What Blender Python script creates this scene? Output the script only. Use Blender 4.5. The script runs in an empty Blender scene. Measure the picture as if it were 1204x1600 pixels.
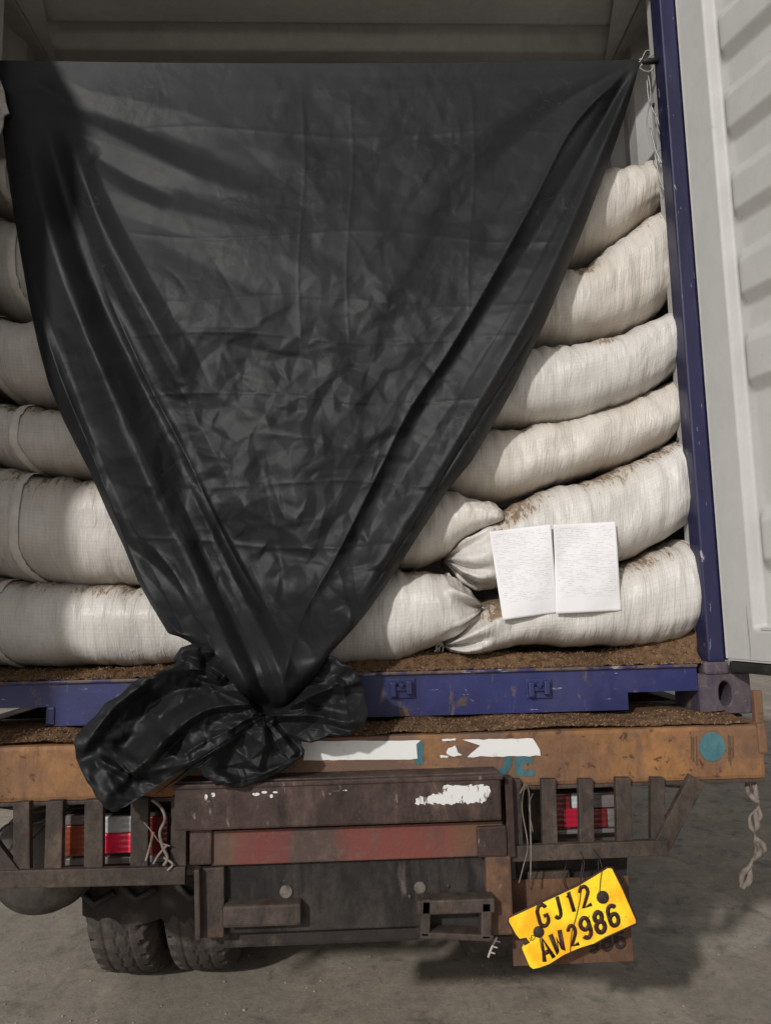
import bpy, bmesh, math, random
import numpy as np
from mathutils import Vector, Matrix, noise

random.seed(7)
rng = np.random.default_rng(11)
SC = bpy.context.scene
COL = SC.collection
rad = math.radians

# ---------------------------------------------------------------- camera
F, CX, CY = 1155.0, 602.0, 800.0
CAM = np.array([0.06, -2.2, 1.5])
_p, _w, _r = rad(7.0), rad(2.2), rad(1.3)
FW = np.array([math.sin(_w)*math.cos(_p), math.cos(_w)*math.cos(_p), math.sin(_p)])
_r0 = np.array([math.cos(_w), -math.sin(_w), 0.0]); _u0 = np.cross(_r0, FW)
RT = math.cos(_r)*_r0 - math.sin(_r)*_u0
UP = math.sin(_r)*_r0 + math.cos(_r)*_u0
cam = bpy.data.cameras.new("camera"); cam_o = bpy.data.objects.new("camera", cam)
COL.objects.link(cam_o); SC.camera = cam_o
cam.sensor_fit = 'VERTICAL'; cam.sensor_height = 36.0; cam.lens = F*36.0/1600.0
cam.clip_start = 0.05; cam.clip_end = 2000
cam_o.matrix_world = Matrix(((RT[0], UP[0], -FW[0], CAM[0]), (RT[1], UP[1], -FW[1], CAM[1]),
                             (RT[2], UP[2], -FW[2], CAM[2]), (0, 0, 0, 1)))

# ---------------------------------------------------------------- light
SUN_EL, SUN_AZ = 26.5, 30.0          # lamp stands behind the camera, to the left
world = bpy.data.worlds.new("World"); SC.world = world; world.use_nodes = True
wn = world.node_tree; wn.nodes.clear()
wo = wn.nodes.new('ShaderNodeOutputWorld'); bg = wn.nodes.new('ShaderNodeBackground')
sky = wn.nodes.new('ShaderNodeTexSky'); sky.sky_type = 'NISHITA'; sky.sun_disc = False
sky.sun_elevation = rad(SUN_EL); sky.sun_rotation = rad(180+SUN_AZ)
hs = wn.nodes.new('ShaderNodeHueSaturation'); hs.inputs['Saturation'].default_value = 0.12
tint = wn.nodes.new('ShaderNodeMix'); tint.data_type = 'RGBA'; tint.blend_type = 'MULTIPLY'
tint.inputs[0].default_value = 1.0; tint.inputs[7].default_value = (1.0, 0.965, 0.945, 1)
wn.links.new(sky.outputs[0], hs.inputs['Color']); wn.links.new(hs.outputs[0], tint.inputs[6])
wn.links.new(tint.outputs[2], bg.inputs[0]); bg.inputs[1].default_value = 0.115
wn.links.new(bg.outputs[0], wo.inputs[0])
sun = bpy.data.lights.new("sun_lamp", 'SUN'); sun.energy = 2.9; sun.angle = rad(2.0); sun.color = (1.0, 0.975, 0.945)
sun_o = bpy.data.objects.new("sun_lamp", sun); COL.objects.link(sun_o)
L = Vector((-math.sin(rad(SUN_AZ))*math.cos(rad(SUN_EL)), -math.cos(rad(SUN_AZ))*math.cos(rad(SUN_EL)), math.sin(rad(SUN_EL))))
sun_o.rotation_euler = L.to_track_quat('Z', 'Y').to_euler(); sun_o.location = (-4, -6, 7)
SC.view_settings.view_transform = 'Standard'; SC.view_settings.look = 'None'
SC.view_settings.exposure = -0.30; SC.view_settings.gamma = 1.0; SC.view_settings.use_curve_mapping = False
SC.render.engine = 'CYCLES'

# ---------------------------------------------------------------- helpers
def P(px, py, Y=None, z=None, X=None):
    """point of the world seen at a place of the photograph, on a plane Y / z / X = const"""
    d = FW + RT*((px-CX)/F) - UP*((py-CY)/F)
    if Y is not None: t = (Y-CAM[1])/d[1]
    elif z is not None: t = (z-CAM[2])/d[2]
    else: t = (X-CAM[0])/d[0]
    return CAM + d*t

def PA(px, py, Y):
    px = np.asarray(px, float); py = np.asarray(py, float)
    d = FW[None] + RT[None]*((px-CX)/F)[..., None] - UP[None]*((py-CY)/F)[..., None]
    t = (Y-CAM[1])/d[..., 1]
    return CAM + d*t[..., None]

def tag(o, label=None, cat=None, group=None, kind=None):
    if label: o['label'] = label
    if cat: o['category'] = cat
    if group: o['group'] = group
    if kind: o['kind'] = kind
    return o

def empty(name, loc=(0, 0, 0)):
    o = bpy.data.objects.new(name, None); o.location = loc; o.empty_display_size = 0.1
    COL.objects.link(o); return o

def root_loc(p):
    v = Vector((0, 0, 0))
    while p is not None:
        v += p.location; p = p.parent
    return v

def link(name, me, mat, parent=None, smooth=False):
    """mesh given in world coordinates becomes one object (or part)"""
    o = bpy.data.objects.new(name, me); COL.objects.link(o)
    if mat is not None: me.materials.append(mat)
    if parent is not None:
        me.transform(Matrix.Translation(-root_loc(parent))); o.parent = parent
    if smooth:
        me.polygons.foreach_set('use_smooth', [True]*len(me.polygons))
    return o

class MB:
    def __init__(s): s.v = []; s.f = []
    def add(s, v, f):
        n = len(s.v); s.v += [tuple(a) for a in v]; s.f += [tuple(i+n for i in q) for q in f]; return s
    def box(s, x0, x1, y0, y1, z0, z1, bev=0.0, M=None):
        bm = bmesh.new(); bmesh.ops.create_cube(bm, size=1)
        for v in bm.verts:
            v.co = Vector(((x0+x1)/2+v.co.x*(x1-x0), (y0+y1)/2+v.co.y*(y1-y0), (z0+z1)/2+v.co.z*(z1-z0)))
        if bev > 0:
            bmesh.ops.bevel(bm, geom=bm.edges[:], offset=bev, segments=2, affect='EDGES', profile=0.6)
        if M is not None: bmesh.ops.transform(bm, matrix=M, verts=bm.verts)
        bm.verts.index_update()
        s.add([v.co[:] for v in bm.verts], [[v.index for v in q.verts] for q in bm.faces]); bm.free(); return s
    def bar(s, a, b, w, d, bev=0.004, up=Vector((0, -1, 0))):
        """rectangular bar from a to b: w wide across, d deep along up"""
        a = Vector(a); b = Vector(b); t = (b-a); ln = t.length; t.normalize()
        sd = t.cross(up).normalized(); u = sd.cross(t)
        M = Matrix(((t.x, sd.x, u.x, a.x), (t.y, sd.y, u.y, a.y), (t.z, sd.z, u.z, a.z), (0, 0, 0, 1)))
        return s.box(0, ln, -w/2, w/2, -d/2, d/2, bev, M)
    def tube(s, pts, r, n=8, cap=True):
        pts = [Vector(p) for p in pts]; k = len(pts); rs = r if hasattr(r, '__len__') else [r]*k
        V = []; prev = None
        for i, p in enumerate(pts):
            t = (pts[min(i+1, k-1)]-pts[max(i-1, 0)]).normalized()
            if prev is None:
                a = Vector((0, 0, 1)) if abs(t.z) < .9 else Vector((1, 0, 0)); x = t.cross(a).normalized()
            else: x = (prev-t*prev.dot(t)).normalized()
            prev = x; y = t.cross(x)
            V += [p+(x*math.cos(2*math.pi*j/n)+y*math.sin(2*math.pi*j/n))*rs[i] for j in range(n)]
        Fc = [(i*n+j, i*n+(j+1) % n, (i+1)*n+(j+1) % n, (i+1)*n+j) for i in range(k-1) for j in range(n)]
        if cap: Fc += [tuple(range(n))[::-1], tuple((k-1)*n+j for j in range(n))]
        return s.add(V, Fc)
    def prism(s, poly, y0, y1):
        """polygon of (x,z) extruded along Y"""
        n = len(poly)
        V = [(x, y0, z) for x, z in poly]+[(x, y1, z) for x, z in poly]
        return s.add(V, [tuple(range(n)), tuple(range(n, 2*n))[::-1]]+[(i, i+n, (i+1) % n+n, (i+1) % n) for i in range(n)])
    def pxprism(s, pts, y0, th):
        q = [P(a, b, Y=y0) for a, b in pts]
        return s.prism([(v[0], v[2]) for v in q], y0, y0+th)
    def lathe(s, prof, n, axis='X', c=(0, 0, 0)):
        """prof: list of (along, radius)"""
        V = []
        for a, r_ in prof:
            for j in range(n):
                t = 2*math.pi*j/n; q = (a, r_*math.cos(t), r_*math.sin(t)) if axis == 'X' else \
                    (r_*math.cos(t), a, r_*math.sin(t)) if axis == 'Y' else (r_*math.cos(t), r_*math.sin(t), a)
                V.append((q[0]+c[0], q[1]+c[1], q[2]+c[2]))
        k = len(prof)
        Fc = [(i*n+j, (i+1)*n+j, (i+1)*n+(j+1) % n, i*n+(j+1) % n) for i in range(k-1) for j in range(n)]
        return s.add(V, Fc)
    def build(s, name, mat, parent=None, smooth=False):
        me = bpy.data.meshes.new(name); me.from_pydata(s.v, [], s.f); me.update()
        bm = bmesh.new(); bm.from_mesh(me); bmesh.ops.recalc_face_normals(bm, faces=bm.faces[:])
        bmesh.ops.triangulate(bm, faces=[q for q in bm.faces if len(q.verts) > 4]); bm.to_mesh(me); bm.free()
        return link(name, me, mat, parent, smooth)

def grid_mesh(name, V, mat, parent=None, uv=None, attr=None, closed_v=False, smooth=True):
    """V: (n,m,3) array"""
    n, m, _ = V.shape
    idx = np.arange(n*m).reshape(n, m)
    a = idx[:-1, :]; b = idx[1:, :]
    if closed_v:
        f = np.stack([a, b, np.roll(b, -1, 1), np.roll(a, -1, 1)], -1).reshape(-1, 4)
    else:
        f = np.stack([a[:, :-1], b[:, :-1], b[:, 1:], a[:, 1:]], -1).reshape(-1, 4)
    me = bpy.data.meshes.new(name)
    me.from_pydata(V.reshape(-1, 3).tolist(), [], f.tolist()); me.update()
    if uv is not None:
        U = me.uv_layers.new(name='UVMap'); li = np.empty(len(me.loops), int); me.loops.foreach_get('vertex_index', li)
        U.data.foreach_set('uv', uv.reshape(-1, 2)[li].ravel())
    if attr is not None:
        for k, val in attr.items():
            A = me.attributes.new(k, 'FLOAT', 'POINT'); A.data.foreach_set('value', val.ravel().astype(float))
    return link(name, me, mat, parent, smooth)

# ---------------------------------------------------------------- materials
def new_mat(name):
    m = bpy.data.materials.new(name); m.use_nodes = True
    return m, m.node_tree, m.node_tree.nodes['Principled BSDF']

def coords(nt, kind='Object', scale=(1, 1, 1)):
    t = nt.nodes.new('ShaderNodeTexCoord'); mp = nt.nodes.new('ShaderNodeMapping')
    mp.inputs['Scale'].default_value = scale; nt.links.new(t.outputs[kind], mp.inputs[0]); return mp.outputs[0]

def nz(nt, vec, scale, detail=5, rough=.6, dist=0.0, lo=None, hi=None):
    n = nt.nodes.new('ShaderNodeTexNoise'); n.inputs['Scale'].default_value = scale; n.inputs['Detail'].default_value = detail
    n.inputs['Roughness'].default_value = rough; n.inputs['Distortion'].default_value = dist
    nt.links.new(vec, n.inputs['Vector']); o = n.outputs[0]
    if lo is not None:
        r = nt.nodes.new('ShaderNodeMapRange'); r.interpolation_type = 'SMOOTHSTEP'
        r.inputs[1].default_value = lo; r.inputs[2].default_value = hi; nt.links.new(o, r.inputs[0]); o = r.outputs[0]
    return o

def mixc(nt, fac, a, b):
    m = nt.nodes.new('ShaderNodeMix'); m.data_type = 'RGBA'
    if hasattr(fac, 'node'): nt.links.new(fac, m.inputs[0])
    else: m.inputs[0].default_value = fac
    for s, i in ((a, 6), (b, 7)):
        if hasattr(s, 'node'): nt.links.new(s, m.inputs[i])
        else: m.inputs[i].default_value = (*s, 1)
    return m.outputs[2]

def mth(nt, op, a, b=None, clamp=False):
    m = nt.nodes.new('ShaderNodeMath'); m.operation = op; m.use_clamp = clamp
    for s, i in ((a, 0), (b, 1)):
        if s is None: continue
        if hasattr(s, 'node'): nt.links.new(s, m.inputs[i])
        else: m.inputs[i].default_value = s
    return m.outputs[0]

def bump(nt, bs, h, strength, dist=0.01, prev=None):
    b = nt.nodes.new('ShaderNodeBump'); b.inputs['Strength'].default_value = strength; b.inputs['Distance'].default_value = dist
    nt.links.new(h, b.inputs['Height'])
    if prev is not None: nt.links.new(prev, b.inputs['Normal'])
    nt.links.new(b.outputs[0], bs.inputs['Normal']); return b.outputs[0]

def worn(name, base, layers=(), rough=.6, metal=0.0, bmp=.3, bscale=60, spec=.4, var=.25, grain=.5):
    """paint or metal with stained / rusted layers: (colour, scale, lo, hi, stretch)"""
    m, nt, bs = new_mat(name)
    v = coords(nt)
    dark = tuple(c*(1-var) for c in base); lite = tuple(min(1, c*(1+var)) for c in base)
    c = mixc(nt, nz(nt, v, 3.1, 6, .65, .3, .3, .7), dark, lite)
    for (lc, sc, lo, hi, st) in layers:
        v2 = coords(nt, scale=st)
        c = mixc(nt, nz(nt, v2, sc, 8, .68, .4, lo, hi), c, lc)
    gr_ = nt.nodes.new('ShaderNodeMapRange'); gr_.inputs[1].default_value = .32; gr_.inputs[2].default_value = .68
    gr_.inputs[3].default_value = 1-grain; gr_.inputs[4].default_value = 1+grain*.6
    nt.links.new(nz(nt, coords(nt, scale=(1, 1, .6)), 24, 10, .82, .3), gr_.inputs[0])
    vm = nt.nodes.new('ShaderNodeVectorMath'); vm.operation = 'SCALE'; nt.links.new(c, vm.inputs[0]); nt.links.new(gr_.outputs[0], vm.inputs['Scale']); c = vm.outputs[0]
    nt.links.new(c, bs.inputs['Base Color'])
    rr = nt.nodes.new('ShaderNodeMapRange'); rr.inputs[3].default_value = rough-.12; rr.inputs[4].default_value = min(1, rough+.15)
    nt.links.new(nz(nt, v, 14, 5), rr.inputs[0]); nt.links.new(rr.outputs[0], bs.inputs['Roughness'])
    bs.inputs['Metallic'].default_value = metal; bs.inputs['Specular IOR Level'].default_value = spec
    bump(nt, bs, nz(nt, v, bscale, 6, .7), bmp, .004)
    return m

S1 = (1, 1, 1); SV = (1, 1, .25); SH = (.3, 1, 1)
RUST = (.085, .035, .018); DUST = (.20, .145, .10); GRIME = (.035, .026, .021); HUSK = (.23, .125, .055)
M = {}
M['ground'] = worn('concrete_yard', (.33, .285, .225), [((.23, .21, .175), 1.1, .45, .7, (1, .25, 1)), ((.43, .41, .355), .6, .5, .75, S1), ((.20, .175, .145), 5, .52, .66, S1), ((.15, .125, .10), 70, .60, .66, S1), ((.40, .37, .32), 110, .62, .68, S1), ((.21, .19, .16), 14, .60, .68, (1, .22, 1))], .9, bmp=.6, bscale=70, var=.15, grain=.3)
M['blue'] = worn('blue_paint', (.018, .022, .100), [((.034, .038, .12), 2.5, .5, .7, S1), ((.12, .085, .085), 26, .60, .66, SV), ((.33, .32, .36), 60, .645, .665, (.25, 1, 1)), ((.10, .06, .04), 9, .60, .68, S1)], .42, bmp=.18, bscale=40, spec=.5, grain=.22)
M['lip'] = worn('scuffed_blue_edge', (.04, .034, .10), [((.13, .09, .07), 14, .46, .54, S1), ((.30, .29, .32), 40, .60, .64, (.3, 1, 1))], .5, bmp=.4)
M['post'] = worn('blue_post_paint', (.013, .013, .052), [((.026, .027, .075), 4, .5, .7, SV), ((.35, .33, .36), 60, .65, .67, SV), ((.07, .05, .045), 8, .60, .68, SV)], .38, bmp=.15, bscale=30, spec=.5, grain=.2)
M['cast'] = worn('worn_corner_steel', (.085, .068, .080), [((.045, .038, .08), 9, .45, .6, SV), ((.17, .13, .11), 22, .56, .66, S1), (RUST, 14, .6, .68, S1), ((.38, .36, .36), 45, .68, .72, SV)], .6, bmp=.5, bscale=45)
M['orange'] = worn('orange_beam_paint', (.27, .130, .046), [((.20, .10, .05), 5, .42, .62, S1), ((.13, .065, .038), 6, .56, .66, SV), (RUST, 26, .58, .64, S1), ((.06, .035, .025), 5, .58, .66, (1, 1, .4)), ((.15, .095, .07), 2.2, .50, .62, SH)], .62, bmp=.4, bscale=50, grain=.4)
def stain_by_x(m, stops, c2):
    nt = m.node_tree; bs = nt.nodes['Principled BSDF']; src = bs.inputs['Base Color'].links[0].from_socket; v = coords(nt)
    sp = nt.nodes.new('ShaderNodeSeparateXYZ'); nt.links.new(v, sp.inputs[0]); wob = mth(nt, 'MULTIPLY', mth(nt, 'SUBTRACT', nz(nt, v, 9, 7, .7), .5), .22)
    cr_ = nt.nodes.new('ShaderNodeValToRGB'); nt.links.new(mth(nt, 'ADD', mth(nt, 'MULTIPLY', mth(nt, 'ADD', sp.outputs[0], 1.25), .4), mth(nt, 'MULTIPLY', wob, .4)), cr_.inputs[0])
    el = cr_.color_ramp.elements; el[0].position = 0; el[0].color = (stops[0][1],)*3+(1,); el[1].position = 1; el[1].color = (stops[-1][1],)*3+(1,)
    for p_, q_ in stops: e = el.new((p_+1.25)*.4); e.color = (q_, q_, q_, 1)
    f = mth(nt, 'MULTIPLY', cr_.outputs[0], nz(nt, coords(nt, scale=(.5, 1, 1)), 12, 8, .7, .4, .30, .52)); nt.links.new(mixc(nt, f, src, c2), bs.inputs['Base Color'])
stain_by_x(M['orange'], [(-1.2, .75), (-1.0, .6), (-.85, .1), (-.2, .2), (-.1, .95), (.19, .95), (.22, .3), (.27, .3), (.30, .95), (.40, .9), (.46, .15), (.78, .1), (.82, .6), (.85, .1), (1.0, .15), (1.12, .6)], (.125, .075, .055))
M['brown'] = worn('brown_channel', (.050, .029, .024), [((.10, .062, .05), 9, .5, .68, SV), ((.045, .030, .026), 5, .52, .66, S1), ((.22, .17, .15), 48, .62, .70, SV)], .6, bmp=.45, bscale=50, grain=.75)
M['black_plate'] = worn('soot_plate', (.038, .030, .026), [((.012, .010, .009), 4.5, .45, .56, SV), ((.12, .095, .08), 12, .58, .70, SV), ((.15, .11, .09), 50, .66, .72, S1)], .7, bmp=.5, bscale=45, grain=.75)
M['cage'] = worn('dusty_steel_bars', (.055, .040, .032), [((.10, .070, .052), 8, .5, .7, S1), (RUST, 16, .58, .68, S1), (GRIME, 6, .6, .72, S1)], .68, bmp=.4, bscale=60, grain=.75)
M['under'] = worn('underbody_grime', (.026, .020, .018), [((.09, .07, .055), 8, .5, .7, S1)], .8, bmp=.4)
M['tyre'] = worn('dusty_rubber', (.060, .050, .044), [((.13, .105, .088), 7, .45, .7, S1)], .85, bmp=.35, bscale=80)
M['rim'] = worn('rim_paint', (.11, .075, .05), [(RUST, 12, .5, .65, S1)], .7)
M['white'] = worn('container_white', (.46, .455, .435), [((.39, .38, .36), 2.2, .5, .72, SV), ((.26, .25, .23), 55, .67, .70, S1), ((.24, .235, .22), 16, .64, .66, (1, 1, .05)), ((.27, .23, .18), 4, .62, .74, SV)], .5, bmp=.08, bscale=25, var=.04, grain=.07)
M['inner'] = worn('container_inside', (.6, .59, .56), [((.30, .285, .26), 3, .5, .7, S1), ((.22, .2, .18), 22, .66, .72, S1)], .6, bmp=.15, bscale=25, var=.06, grain=.15)
M['ceiling'] = worn('ceiling_grey', (.86, .85, .82), [((.76, .74, .71), 2.5, .5, .7, S1), ((.2, .19, .17), 24, .70, .75, S1)], .6, bmp=.1, bscale=30, var=.06, grain=.12)
M['rubber'] = worn('gasket_rubber', (.018, .018, .018), [((.06, .05, .04), 10, .55, .7, S1)], .6)
M['board'] = worn('faded_number_board', (.14, .072, .04), [((.085, .05, .035), 7, .5, .65, S1), ((.24, .15, .10), 20, .6, .7, S1)], .7)
M['teal'] = worn('teal_paint', (.050, .135, .155), [((.10, .12, .10), 16, .55, .68, S1), ((.16, .09, .04), 30, .64, .7, S1)], .6, bmp=.3)
M['streak'] = worn('dark_streaks', (.09, .06, .04), [], .7)
M['darkink'] = worn('embossed_letter_paint', (.045, .014, .010), [((.11, .04, .02), 60, .6, .68, S1)], .5)
M['oldink'] = worn('old_letter_paint', (.035, .022, .018), [((.12, .07, .05), 50, .55, .66, S1)], .7)
M['husk'] = worn('husk_grain', (.165, .098, .055), [((.09, .05, .028), 40, .5, .62, S1), ((.26, .165, .095), 110, .58, .66, S1)], .95, bmp=1.0, bscale=160, spec=.1)
M['flake'] = worn('husk_flakes', (.24, .155, .09), [((.10, .055, .03), 60, .45, .6, S1)], .9, bmp=.3, spec=.1)
M['string'] = worn('pale_string', (.48, .45, .41), [((.26, .23, .20), 40, .5, .65, S1)], .7, bmp=.3)
M['dirty_string'] = worn('dirty_string', (.19, .16, .135), [((.12, .09, .07), 30, .5, .65, S1)], .8, bmp=.3)
M['bolt'] = worn('dusty_bolt', (.16, .135, .115), [((.07, .05, .04), 30, .5, .62, S1)], .7, bmp=.4)
M['wire'] = worn('dark_wire', (.03, .027, .025), [((.09, .07, .055), 20, .55, .68, S1)], .6)
M['silver'] = worn('silver_wire', (.34, .34, .33), [], .4, metal=.4)
M['tank'] = worn('air_tank_paint', (.050, .042, .036), [((.12, .10, .08), 4, .5, .7, S1)], .65, bmp=.3)

def plate_mat():
    m, nt, bs = new_mat('yellow_reflective_sheet'); v = coords(nt)
    c = mixc(nt, nz(nt, v, 9, 5, .6, .5, .42, .62), (1.0, .78, .03), (1.0, .50, .015))
    c = mixc(nt, nz(nt, v, 40, 6, .7, .6, .62, .72), c, (.62, .24, .02))
    w = nz(nt, coords(nt, scale=(1, 1, 3)), 26, 3, .5, 2.5, .495, .503); w2 = nz(nt, coords(nt, scale=(1, 1, 3)), 26, 3, .5, 2.5, .503, .511)
    c = mixc(nt, mth(nt, 'MULTIPLY', mth(nt, 'SUBTRACT', w, w2, True), .35), c, (.35, .12, .01))
    nt.links.new(c, bs.inputs['Base Color']); bs.inputs['Roughness'].default_value = .42
    bump(nt, bs, nz(nt, v, 30, 4), .25, .004); return m
M['yellow'] = plate_mat()

def tape_mat(name, base):
    m, nt, bs = new_mat(name); v = coords(nt)
    c = mixc(nt, nz(nt, v, 30, 6, .7, .3, .6, .72), base, tuple(x*.72 for x in base))
    c = mixc(nt, nz(nt, v, 11, 7, .75, .6, .68, .70), c, (.14, .085, .055))
    nt.links.new(c, bs.inputs['Base Color']); bs.inputs['Roughness'].default_value = .45; return m
M['tape'] = tape_mat('white_reflective_tape', (.72, .72, .70))
def torn_mat():
    m, nt, bs = new_mat('torn_reflective_tape'); 
    c = mixc(nt, nz(nt, coords(nt, scale=(1, 1, .35)), 38, 7, .75, .6, .53, .56), (.68, .68, .66), (.085, .05, .042))
    nt.links.new(c, bs.inputs['Base Color']); bs.inputs['Roughness'].default_value = .5; return m
M['torn'] = torn_mat()

def redband_mat():
    m, nt, bs = new_mat('faded_red_and_orange_band'); v = coords(nt); v2 = coords(nt, scale=(1, 1, .3))
    sp = nt.nodes.new('ShaderNodeSeparateXYZ'); nt.links.new(v, sp.inputs[0])
    wob = mth(nt, 'MULTIPLY', mth(nt, 'SUBTRACT', nz(nt, v, 8, 5), .5), .12)
    cr_ = nt.nodes.new('ShaderNodeValToRGB'); nt.links.new(mth(nt, 'ADD', mth(nt, 'ADD', sp.outputs[0], .5), wob), cr_.inputs[0])
    el = cr_.color_ramp.elements; el[0].position = .15; el[0].color = (.075, .048, .037, 1); el[1].position = 1.0; el[1].color = (.07, .045, .036, 1)
    for p_, c_ in ((.22, (.12, .060, .034)), (.27, (.15, .034, .028)), (.35, (.14, .032, .027)), (.38, (.065, .040, .033)), (.48, (.07, .040, .034)), (.53, (.15, .040, .030)), (.76, (.17, .040, .031)), (.82, (.13, .060, .030)), (.88, (.12, .055, .030)), (.92, (.07, .045, .036))):
        e = el.new(p_); e.color = (*c_, 1)
    c = mixc(nt, nz(nt, v2, 16, 7, .7, .4, .50, .68), cr_.outputs[0], (.085, .050, .040))
    sz = mth(nt, 'MULTIPLY', nz(nt, v, 22, 7, .7, .5, .52, .66), .6)
    c = mixc(nt, sz, c, (.12, .085, .065))
    nt.links.new(c, bs.inputs['Base Color']); bs.inputs['Roughness'].default_value = .6
    bump(nt, bs, nz(nt, v, 50, 6), .4, .004); return m
M['redband'] = redband_mat()

def lens_mat(name, base, rough=.22):
    m, nt, bs = new_mat(name); v = coords(nt)
    c = mixc(nt, nz(nt, v, 18, 4, .6, .2, .5, .75), base, tuple(x*.6 for x in base))
    nt.links.new(c, bs.inputs['Base Color']); bs.inputs['Roughness'].default_value = rough
    w = nt.nodes.new('ShaderNodeTexWave'); w.bands_direction = 'Z'; w.inputs['Scale'].default_value = 22
    nt.links.new(v, w.inputs[0]); bump(nt, bs, w.outputs['Fac'] if 'Fac' in w.outputs else w.outputs[1], .25, .003); return m
M['red_lens'] = lens_mat('painted_glow_lens', (1.0, .03, .09))  # reflector glow of the left lamp put into a stronger red
M['dim_lens'] = lens_mat('painted_dim_lens', (.38, .015, .04))  # same lens with a weaker glow in its colour, right lamp
M['dark_lens'] = lens_mat('dusty_red_lens', (.16, .022, .024))
M['amber_lens'] = lens_mat('faded_orange_lens', (.26, .06, .028))
M['white_lens'] = lens_mat('white_lens', (.50, .51, .52))
M['clear'] = lens_mat('grimy_clear_housing', (.17, .15, .145), .15)

def sack_mat(name, c1, c2, dirtc=(.25, .155, .075)):
    m, nt, bs = new_mat(name)
    uv = coords(nt, 'UV')
    c = mixc(nt, nz(nt, uv, 5, 5, .6, .4, .35, .65), c1, c2)
    # weave: fine ribs round the sack and along it
    ru = nz(nt, coords(nt, 'UV', (1, .035, 1)), 230, 3, .6, .15)
    rv = nz(nt, coords(nt, 'UV', (.03, 1, 1)), 210, 2, .5, .1)
    c = mixc(nt, mth(nt, 'MULTIPLY', nz(nt, coords(nt, 'UV', (1, .06, 1)), 120, 4, .7, .2, .45, .75), .22), c, tuple(x*.68 for x in c2))
    wv = nt.nodes.new('ShaderNodeTexBrick'); wv.offset = 0; wv.inputs['Scale'].default_value = 1
    wv.inputs['Brick Width'].default_value = .0125; wv.inputs['Row Height'].default_value = .0105; wv.inputs['Mortar Size'].default_value = .0011
    wv.inputs['Mortar Smooth'].default_value = 1.0
    wv.inputs['Color1'].default_value = (0, 0, 0, 1); wv.inputs['Color2'].default_value = (.25, .25, .25, 1); wv.inputs['Mortar'].default_value = (1, 1, 1, 1)
    wu = nt.nodes.new('ShaderNodeVectorMath'); wu.operation = 'ADD'
    nv = nt.nodes.new('ShaderNodeTexNoise'); nv.inputs['Scale'].default_value = 14; nt.links.new(uv, nv.inputs['Vector'])
    sc = nt.nodes.new('ShaderNodeVectorMath'); sc.operation = 'SCALE'; sc.inputs['Scale'].default_value = .012
    nt.links.new(nv.outputs['Color'], sc.inputs[0]); nt.links.new(uv, wu.inputs[0]); nt.links.new(sc.outputs[0], wu.inputs[1])
    nt.links.new(wu.outputs[0], wv.inputs['Vector'])
    c = mixc(nt, mth(nt, 'MULTIPLY', wv.outputs['Color'], .30), c, tuple(x*.55 for x in c2))
    at = nt.nodes.new('ShaderNodeAttribute'); at.attribute_name = 'dirt'
    st = nz(nt, coords(nt, 'UV', (1, .30, 1)), 85, 9, .85, .8, .36, .64)
    dirtc = mixc(nt, nz(nt, coords(nt, 'UV', (1, .5, 1)), 130, 5, .8, .3, .42, .58), dirtc, tuple(x*.45 for x in dirtc))
    soft = mth(nt, 'MULTIPLY', at.outputs['Fac'], .55, True)
    c = mixc(nt, soft, c, (.42, .31, .20))
    hard = mth(nt, 'SUBTRACT', mth(nt, 'MULTIPLY', at.outputs['Fac'], 1.0), st)
    hr = nt.nodes.new('ShaderNodeMapRange'); hr.inputs[1].default_value = .0; hr.inputs[2].default_value = .16; nt.links.new(hard, hr.inputs[0])
    c = mixc(nt, mth(nt, 'MULTIPLY', hr.outputs[0], .85), c, dirtc)
    nt.links.new(c, bs.inputs['Base Color'])
    rr = nt.nodes.new('ShaderNodeMapRange'); rr.inputs[3].default_value = .22; rr.inputs[4].default_value = .48
    nt.links.new(nz(nt, coords(nt, 'UV', (1, .2, 1)), 80, 3), rr.inputs[0]); nt.links.new(rr.outputs[0], bs.inputs['Roughness'])
    bs.inputs['Specular IOR Level'].default_value = .45
    n1 = bump(nt, bs, ru, .55, .004)
    n2 = bump(nt, bs, rv, .25, .003, n1)
    bump(nt, bs, nz(nt, coords(nt, 'UV', (1, .25, 1)), 34, 4, .65, .9), .55, .010, n2)
    return m
M['sack'] = sack_mat('woven_sack', (.67, .645, .605), (.585, .56, .52))
M['sack_warm'] = sack_mat('woven_sack_warm', (.68, .64, .58), (.59, .54, .475))
M['sack_side'] = sack_mat('woven_sack_darker', (.63, .595, .55), (.53, .495, .45), (.12, .075, .05))  # slightly darker, browner copy of the sack colours for the left pile
M['hem'] = worn('sack_hem', (.66, .62, .56), [], .5, bmp=.3, grain=.15)
M['sack_floorish'] = M['sack']

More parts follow.
